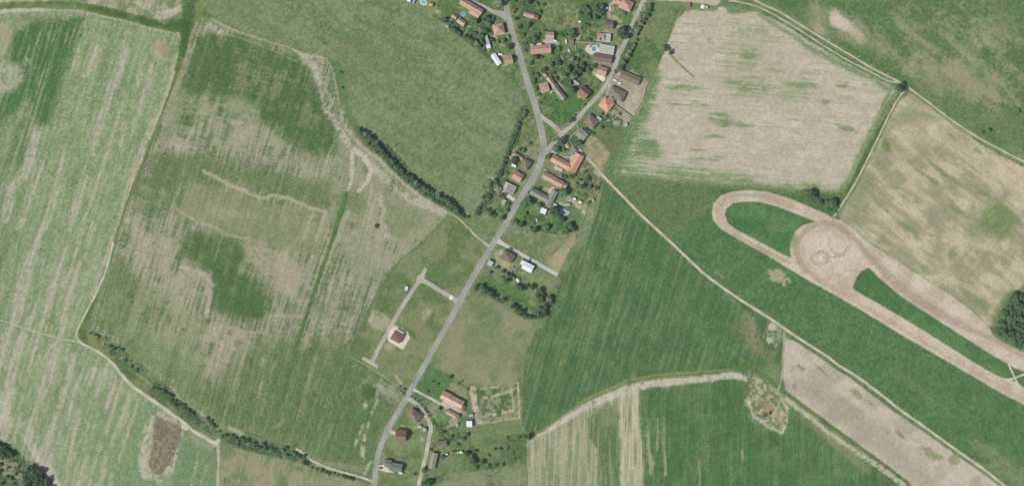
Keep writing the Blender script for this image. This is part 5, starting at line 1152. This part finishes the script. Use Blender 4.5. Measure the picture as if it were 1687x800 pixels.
def auto_label(kind, px, py, r, tone):
    best = min(BLD+LM, key=lambda b: math.hypot(b[1]-px, b[2]-py)); dx, dy = px-best[1], best[2]-py
    cands = sorted(BLD+LM, key=lambda b: math.hypot(b[1]-px, b[2]-py))[:5]
    size = 'large' if r > 6 else ('medium' if r > 4.2 else 'small'); tn = {'dark': 'dark green', 'mid': 'green', 'pale': 'pale green'}[tone]
    for b in cands:
        dx, dy = px-b[1], b[2]-py; a = (math.degrees(math.atan2(dx, dy))+360) % 360
        dr = ['north','northeast','east','southeast','south','southwest','west','northwest'][int((a+22.5)//45) % 8]
        dist = max(1, int(round(math.hypot(dx, dy)*S)))
        for d2 in (dist,):
            l = '%s %s %s %d m %s of the %s' % (size, tn, kind, d2, dr, b[0])
            if l not in used_labels: used_labels.add(l); return l
    return l+' in the cluster'
TREES = []
NT = [0, 0]
def plant(px, py, r, tone='dark', bush=False, label=None, group=None, hk=1.0):
    rs = random.Random(int(px*131+py*977)); R0 = r*S*1.12
    nm = 'bush' if bush else 'tree'
    o = empty(nm, px, py, rs.uniform(0, 6.28))
    hgt = R0*.7+1.3*min(1, r/5)*hk       # height of crown centre
    if bush:
        c = bpy.data.objects.new('foliage', rs.choice(BUSH[tone])); link(c, o); c.location = (0,0,R0*.55); c.scale = (R0*rs.uniform(.95,1.15), R0*rs.uniform(.85,1.05), R0*.85)
        t = bpy.data.objects.new('stem', rs.choice(TRUNKS)); link(t, o); t.scale = (R0*.8, R0*.8, R0*.7)
    else:
        c = bpy.data.objects.new('crown', rs.choice(CROWNS[tone])); link(c, o); c.location = (0,0,hgt)
        c.scale = (R0*rs.uniform(.95,1.12), R0*rs.uniform(.9,1.05), R0*rs.uniform(.85,1.05))
        t = bpy.data.objects.new('trunk', rs.choice(TRUNKS)); link(t, o); t.scale = (R0, R0, hgt+.2*R0)
    tag(o, label or auto_label(nm, px, py, r, tone), nm, group or ('garden bushes' if bush else 'garden trees'))
    NT[bush] += 1
def row(pts, step, rr, tone_f, label_fmt, group, width=0, bush=False, seed=1):
    rs = random.Random(seed); P = cat(pts, step); kind = 'bush' if bush else 'tree'
    for i, p in enumerate(P):
        t = P[min(i+1, len(P)-1)]-P[max(i-1, 0)]; t /= np.linalg.norm(t)+1e-9; off = rs.uniform(-width, width)
        plant(p[0]-t[1]*off+rs.uniform(-1,1), p[1]+t[0]*off+rs.uniform(-1,1), rr*rs.uniform(.72,1.2), tone_f(rs), bush, label_fmt % ordw(i+1), group)
dk = lambda rs: 'dark' if rs.random() < .62 else ('mid' if rs.random() < .85 else 'pale')
md = lambda rs: 'mid' if rs.random() < .6 else 'dark'
row([(594,213),(602,222),(620,236),(637,256),(657,277),(677,294),(700,312),(722,324),(742,334),(755,348)], 5.2, 4.8, dk, '%s tree of the thick field hedgerow counted from its upper end', 'trees of the field hedgerow', 3.0, False, 2)
row([(596,222),(616,242),(640,268),(665,292),(700,320),(735,338),(758,352),(770,358)], 7.5, 3.3, md, '%s bush along the lower edge of the field hedgerow from its upper end', 'bushes of the field hedgerow', 2, True, 3)
row([(864,183),(856,204),(846,226),(838,250),(828,275),(818,298),(802,328),(784,350)], 6.2, 3.8, md, '%s bush of the hedge between meadow and village from the top', 'bushes of the village edge hedge', 1.6, True, 4)
row([(392,724),(420,728),(445,738),(470,742),(492,752),(507,762)], 5.0, 3.7, dk, '%s bush of the dense ditch thicket from its left end', 'bushes of the ditch thicket', 5.5, True, 5)
row([(252,636),(265,640),(280,655),(295,668),(310,678)], 4.6, 3.4, dk, '%s bush of the small thicket above the reed hollow from the left', 'bushes of the upper ditch thicket', 5, True, 6)
row([(515,769),(530,775),(550,779),(564,784),(582,787)], 6, 3.2, md, '%s bush of the sparse row above the bottom track from the left', 'bushes above the bottom track', 1, True, 7)
row([(340,690),(355,704),(366,716),(380,718),(392,728)], 6, 3.4, dk, '%s bush beside the farm track end from the left', 'bushes at the farm track end', 3, True, 8)
row([(1070,12),(1066,26),(1055,40),(1049,52),(1046,66),(1041,80),(1035,92),(1028,104),(1023,114)], 6.5, 4.2, lambda rs: 'pale' if rs.random() < .55 else 'mid', '%s tree of the row along the side road from the top', 'trees along the side road', 1.2, False, 9)
row([(678,652),(690,660),(700,672),(708,685),(716,697),(726,705),(738,714)], 7, 1.9, dk, '%s low bush of the thin hedge outside the curving lane from the top', 'bushes of the lane hedge', .6, True, 10)
row([(962,212),(970,216),(978,222)], 4.5, 3.2, dk, '%s bush of the hedge behind the grey fork house from the left', 'bushes behind the fork house', .5, True, 11)
row([(745,48),(760,58),(775,68),(790,76)], 5.5, 4.4, dk, '%s tree of the tree belt below the gabled orange shed from the left', 'trees of the northern belt', 2, False, 12)
# woods: polygon fill, counted as trees
def inside(p, poly_):
    x, y = p; c = False
    for i in range(len(poly_)):
        a, b = poly_[i], poly_[(i+1) % len(poly_)]
        if (a[1] > y) != (b[1] > y) and x < (b[0]-a[0])*(y-a[1])/(b[1]-a[1])+a[0]: c = not c
    return c
def wood(poly_, dmin, rr, label_fmt, group, seed, tones=dk, jitter=.5):
    rs = random.Random(seed); pts = []
    a = np.array(poly_); lo, hi = a.min(0), a.max(0)
    for _ in range(6000):
        p = (rs.uniform(lo[0], hi[0]), rs.uniform(lo[1], hi[1]))
        if inside(p, poly_) and all(math.hypot(p[0]-q[0], p[1]-q[1]) > dmin for q in pts): pts.append(p)
    pts.sort(key=lambda q: q[1])
    for i, p in enumerate(pts): plant(p[0], p[1], rr*rs.uniform(.8,1.2), tones(rs), False, label_fmt % ordw(i+1), group, 1.25)
    return pts
wood([(1700,476),(1680,481),(1668,487),(1660,500),(1652,514),(1645,528),(1640,545),(1646,554),(1660,558),(1672,567),(1690,574),(1700,576),(1700,478)], 7.4, 6.4, '%s tree from the top of the wood at the right edge', 'trees of the wood at the right edge', 21, lambda rs: 'dark' if rs.random() < .9 else 'mid')
wood([(45,769),(58,766),(70,776),(80,788),(84,800),(82,815),(42,815),(44,790)], 6.2, 5.4, '%s tree from the top of the round grove in the bottom left corner', 'trees of the bottom left grove', 22, lambda rs: 'dark' if rs.random() < .8 else 'mid')
wood([(-12,728),(2,732),(16,738),(21,745),(14,752),(-12,748)], 5.5, 4.6, '%s tree from the top of the clump at the left edge', 'trees of the left edge clump', 23)
for p in [(1.5,764,3.5),(14,768.5,2.6),(31.5,768.5,2.8),(19.5,786.5,3.8),(2,774.5,3.2),(27,779,3),(12,784,3),(33,776,2.2),(24,795,3),(5,795,3.4)]:
    plant(*p, 'dark', True)
T = """1333,321,8 1341,317,5 1350,335,5.5 1371,336,8 1362,331,4 1366,345,4 1345,326,4 1379,330,3
1480,147,8.5 1484,141,5 1626,216,4.5 1618,218,3 1677,183,4 1093.5,80.5,6.5 1103.5,87,4.2
927.8,318,8.5 869,333,9 862,338,6 847.5,264.5,6.8 889,338,5 912,346,8 917.6,354,7 925.8,363,5.5 937,371.5,6 931,381,7 943.7,377,5 899.7,375.6,6 880.4,379,5.5 873,375,4 858,370,5.5 852,367,4 847.4,363,3.2
804.8,345.4,4 809,351,4.5 814.4,355,4 826,359,4.8 836.4,346.8,3.5 839,335.8,3 795,325.4,3.5 826.8,322,4.5 983.6,309.6,4 970,333,3 866,352,3.6 862.5,358,2.8
819,441,3.8 828.7,445.7,4 828,457.4,3 836.3,450.5,4 835,461.5,4.5 842,454,4 848.7,457.4,3.2 808.8,447.8,3 858.3,474.6,6 853,471,4.2
784.7,473,5 793.6,472.5,5 800,478,5.5 807.4,483.5,5.5 813,488,5 821,494.5,3.5 828.7,495,4.5 869.3,470,3.2 877,472.5,5.2 888.5,479.4,6 886,487,5.5 893,488,5 891,496,5 904,492,6 907,497,4.5
845,504.8,5.2 851,509,5 856.5,515,6.5 866,521,4.2 872.8,522.6,4.2 880,522.6,4 889,518.5,6 896,518.5,5.2 889,507.5,4 896,510,5.5 899.5,502,5.2
699,772.5,5 703,771,4 702,796,7.8 682.5,780.8,4 730,750.5,4.2 769,746,5 778,753,5 780,760,5 795,760,4.5 783,742,3.5 785,769,4 805,750.5,3.6 806,767,3 816,766,3.8 815,739,3 764,721.6,4 770,715,4 744,717.5,3.5 754,731,3 710,739.5,3
871,718.5,5.2 866,719,3.5 855,720,3 836,720,2.5 823.7,738.7,3.2 836,737.5,3 847,755,2.5 829,764,3 846,747,2
742.4,620,4 756,631.6,2.4 761,627.5,2 770.6,640,2.5 713.5,628,2.4 721.7,632,2.4 704.5,644,2.8 659,635.8,2.5 666,640.6,2.5
822,5,9 829,2,6 815,8,5 781.8,37,6.3 802.4,29.6,5 812,31.6,4 797,33,3.5 732,33,5 740.5,38.5,4 781.8,55,4 794,68.8,5 803.8,40,5 800,52,5 795,60,4.5 790,48,4 810.7,66,4 820,68.8,4 831,67,4 838,62,4 839.6,77,5 798.3,79.8,4
850.6,31.6,4 847.8,18,4 847,3,4 861.6,8,5 868.5,3,6 889,20.6,3.6 883.6,8,4 894.6,8,4 870,42.6,5 856,45,4 879.5,64.6,5 886.5,58,4 881,96,5.5 890.4,95,4 865.7,73,3 862,58,4 866,84,3.5 874,104,4
941,54,6 944,60,5 931.5,55,4 924.6,59,4 920.5,81,4 962,15,5 968.6,18,6 981,16.5,7 988,21,7 979.6,27.5,6 970,29,5 956,22,3.5 990.6,12,5 953.5,85,3 966,96,3 1029,22.7,3 967,42.6,4 971,66,3.5 909.5,88,3 1023.6,55,9 1027,60,7
977,110,4.5 934,115,6 930,123,5 945,126,7 937,136,5 942.5,149.5,5.5 968.6,115,5 956,118,5 959,108,5 950,112,4.5 895.8,116.5,4.5 885,123,4 876.5,122,3 880,134,4 911,120.6,4 916.4,130,4 907,108,5 919,106,5 884,147,3.5 887.5,156,3.5 890,169,2.5 896.5,162,2.5 916.4,166,2 948,190,2 941,199,4.5 865.5,185,4 997.6,193.5,4 1021,188,2.5 962,174,3 992,188,3 952,100,4 942,98,4.5
926.7,230,5 922,236,6 916,242,5 928,245.5,4 921,248,4 954,236,6 950,238,4 903,259,5 991,210.6,3.5 932,291.8,4 939,292,4 924,288.5,3.6 873,236.8,3 862,247.8,4 969,294.5,4
823,289,4 835.7,285.7,3 833,298.8,3.5 796,325,3 959.5,307,5 972,307,4 969,290.5,3 855,246,4 871.5,318,3 808,304,4 947,288,3.5 955,297,3.5 964,282,3
162.4,554,3 158,551,2.5 182.5,569.5,3 188.7,574,3.4 200,576,3.4 207,593,2.8 216.7,602.7,3 225.4,609,3.2 150,548,2.4 194,572,2.6 317,680,4
562,120,2.4 564,145,2 1260,685,2.5 1268,680,3 621,372,3""".split()
rsT = random.Random(99)
for s in T:
    a = [float(q) for q in s.split(',')]
    small = a[2] < 4.15
    tone = 'dark' if rsT.random() < (.5 if a[2] > 3.6 else .35) else ('mid' if rsT.random() < .88 else 'pale')
    if (a[0], a[1]) in ((871, 717),): tone = 'dark'
    plant(a[0], a[1], a[2], tone, small)
# small garden shrubs scattered through the gardens where the photograph shows them, one by one
rsG = random.Random(5)
GP = [([(868,8),(890,10),(900,50),(880,75),(862,60),(850,30)], 16), ([(905,98),(955,85),(975,110),(965,140),(925,140)], 22), ([(955,8),(1000,8),(998,32),(956,32)], 6), ([(755,45),(800,45),(812,90),(800,85)], 14),
      ([(958,40),(985,45),(980,75),(958,70)], 9), ([(905,18),(950,12),(948,44),(912,44)], 7), ([(930,290),(990,300),(972,325),(935,312)], 14), ([(845,150),(870,200),(862,240),(852,235)], 2), ([(795,300),(830,290),(835,345),(800,345)], 10),
      ([(1000,185),(1030,200),(1010,212),(985,205)], 8), ([(895,350),(925,370),(925,385),(850,365)], 9), ([(720,690),(760,705),(755,735),(722,722)], 9), ([(800,445),(850,465),(905,475),(850,472)], 5), ([(912,165),(950,170),(930,200),(905,190)], 4)]
for q, n in GP:
    a = np.array(q); lo, hi = a.min(0), a.max(0); k = 0; n = int(n*.22)
    while k < n:
        p = (rsG.uniform(lo[0], hi[0]), rsG.uniform(lo[1], hi[1]))
        if not inside(p, q): continue
        k += 1
        if any(math.hypot(p[0]-b[1], p[1]-b[2]) < 9 for b in BLD): continue
        plant(p[0], p[1], rsG.uniform(1.6,3.0), 'mid' if rsG.random() < .7 else 'dark', True)
# undergrowth of gardens, ditches and hedges, uncountable
rs = random.Random(31)
UG = [([(864,4),(890,8),(900,50),(882,80),(866,90),(850,40)], .5), ([(900,98),(955,80),(980,100),(975,140),(960,160),(925,140)], .6), ([(955,4),(1000,4),(998,34),(956,34)], .75), ([(722,30),(800,38),(815,95),(805,100),(770,70),(735,45)], .6),
      ([(955,36),(988,40),(985,80),(955,78)], .45), ([(905,14),(952,10),(950,48),(912,48)], .25), ([(928,288),(992,300),(975,328),(935,315)], .4), ([(845,150),(870,200),(862,240),(848,235)], .2), ([(795,290),(835,280),(840,350),(795,350)], .35),
      ([(1000,185),(1032,200),(1012,214),(985,205)], .45), ([(885,348),(930,365),(925,390),(840,365)], .5), ([(718,690),(765,705),(760,738),(720,722)], .35), ([(780,465),(850,500),(890,525),(905,520),(895,512),(800,465)], .4), ([(905,165),(955,168),(940,205),(895,195)], .2),
      ([(868,175),(858,215),(835,290),(795,352),(785,345),(822,285),(845,215),(858,175)], .8), ([(588,208),(640,240),(700,305),(765,345),(768,360),(735,345),(690,318),(640,272),(595,228)], .7),
      ([(385,716),(440,728),(500,748),(515,765),(480,758),(400,740),(370,726)], .7), ([(246,630),(270,634),(330,690),(360,712),(345,715),(295,680)], .6), ([(145,545),(170,550),(235,605),(228,615),(180,582)], .35),
      ([(660,645),(700,668),(730,705),(745,720),(735,725),(700,680)], .4), ([(1322,312),(1380,325),(1385,350),(1365,352),(1330,335)], .7), ([(1060,5),(1075,10),(1050,60),(1030,115),(1018,115),(1040,50)], .5),
      ([(0,728),(30,745),(50,762),(45,800),(-5,800)], .45), ([(835,715),(878,712),(870,725),(838,728)], .25), ([(905,225),(955,225),(950,245),(915,255)], .5), ([(800,640),(850,636),(850,680),(795,686)], .12), ([(625,640),(670,645),(668,652),(650,645)], .3)]
v = []; f = []
for q, dens in UG:
    a = np.array(q); lo, hi = a.min(0), a.max(0); n = int((hi[0]-lo[0])*(hi[1]-lo[1])*8*dens)
    X = np.array([(rs.uniform(lo[0], hi[0]), rs.uniform(lo[1], hi[1])) for _ in range(n)]); nn = vn(X[:, 0]/5.5, X[:, 1]/5.5, 77)*.6+vn(X[:, 0]/2.2, X[:, 1]/2.2, 78)*.4
    for (x_, y_), c_ in zip(X, nn):
        if c_ < .78-dens*.5 or not inside((x_, y_), q): continue
        if any(math.hypot(x_-b[1], y_-b[2]) < 6 for b in BLD): continue
        x, y = W(x_, y_); z = (c_-.2)*2.6*rs.uniform(.3, 1); s = rs.uniform(.18,.5); a0 = rs.uniform(0, 6.28); b = len(v); tz = rs.uniform(-.6,.6)*s
        v += [(x+s*math.cos(a0+k*1.571)*(1 if k % 2 else .7), y+s*math.sin(a0+k*1.571)*(1 if k % 2 else .7), z+(tz if k < 2 else -tz)) for k in range(4)]; f.append((b,b+1,b+2,b+3))
o = meshobj('undergrowth', v, f, M_LEAF2); tag(o, 'dense leafy undergrowth of gardens, hedges and ditches', 'undergrowth', None, 'stuff')
# reeds in the hollow, uncountable
rs = random.Random(77); v = []; f = []
for _ in range(5200):
    p = (rs.uniform(244,301), rs.uniform(683,782))
    if not inside(p, POND): continue
    x, y = W(*p); hh = rs.uniform(.2,.9); a = rs.uniform(0,6.28); s = rs.uniform(.15,.45); b = len(v); lx, ly = rs.uniform(-1.2,1.2), rs.uniform(-1.2,1.2)
    v += [(x-math.cos(a)*s, y-math.sin(a)*s, 0), (x+math.cos(a)*s, y+math.sin(a)*s, 0), (x+lx+math.cos(a)*s*.6, y+ly+math.sin(a)*s*.6, hh), (x+lx-math.cos(a)*s*.6, y+ly-math.sin(a)*s*.6, hh)]; f.append((b,b+1,b+2,b+3))
o = meshobj('reeds', v, f, M_REED); tag(o, 'brown dry reeds filling the hollow in the striped field', 'reeds', None, 'stuff')
# rubble heap and pale stones
def stones(name, label, cx, cy, n, sp, seed, sz=.7, grp=None):
    rs = random.Random(seed); m = MB()
    for _ in range(n):
        x, y = rs.gauss(0, sp), rs.gauss(0, sp); s = sz*rs.uniform(.5,1.3); k = 6; a0 = rs.random()
        pts = [(x+s*math.cos(a0+6.283*i/k)*rs.uniform(.7,1.1), y+s*math.sin(a0+6.283*i/k)*rs.uniform(.7,1.1)) for i in range(k)]
        b = len(m.v); hh = s*rs.uniform(.5,1)
        m.v += [(px_, py_, 0) for px_, py_ in pts]+[(x+(px_-x)*.6, y+(py_-y)*.6, hh) for px_, py_ in pts]
        m.f.append(tuple(b+k+i for i in range(k)))
        for i in range(k): m.f.append((b+i, b+(i+1) % k, b+k+(i+1) % k, b+k+i))
    o = m.build(name, M_STONE); o.location = (*W(cx, cy), 0); tag(o, label, 'heap', grp)
stones('rubble_heap', 'pale rubble heap beside the bend of the long farm track', 1273,536,60,2.6,1)
stones('rubble_heap', 'smaller tan rubble heap below the pale one', 1268,561,30,1.7,2)
stones('stone_heap', 'white stones at the top right of the striped field', 277,58.7,9,.8,3,.6)
stones('stone_heap', 'pale chalk scrape beside the left track', 243,288,40,2.4,4,.5)
stones('stone_heap', 'single pale marker stone beside the upper right track', 1416,92.8,3,.3,5,.6)
stones('stone_heap', 'pale stones in the left ditch above the track', 170,566,18,1.2,6,.6)
stones('stone_heap', 'pale stones further down the left ditch', 200,589,18,1.2,7,.6)
stones('woodpile', 'pale pile at the end of the path through the dusty garden', 963,349,22,1.6,8,.6)
stones('woodpile', 'tan pile near the hut at the taupe hipped house', 696,721.7,10,.8,9,.7)
stones('stone_heap', 'white bags beside the beige paving', 664,541,8,.8,10,.6)
stones('woodpile', 'light stack in the gravel yard', 1054,146,14,1.2,11,.6)
stones('woodpile', 'yellowish stack lower in the gravel yard', 1034,174,18,1.6,12,.6)
print('trees', NT)
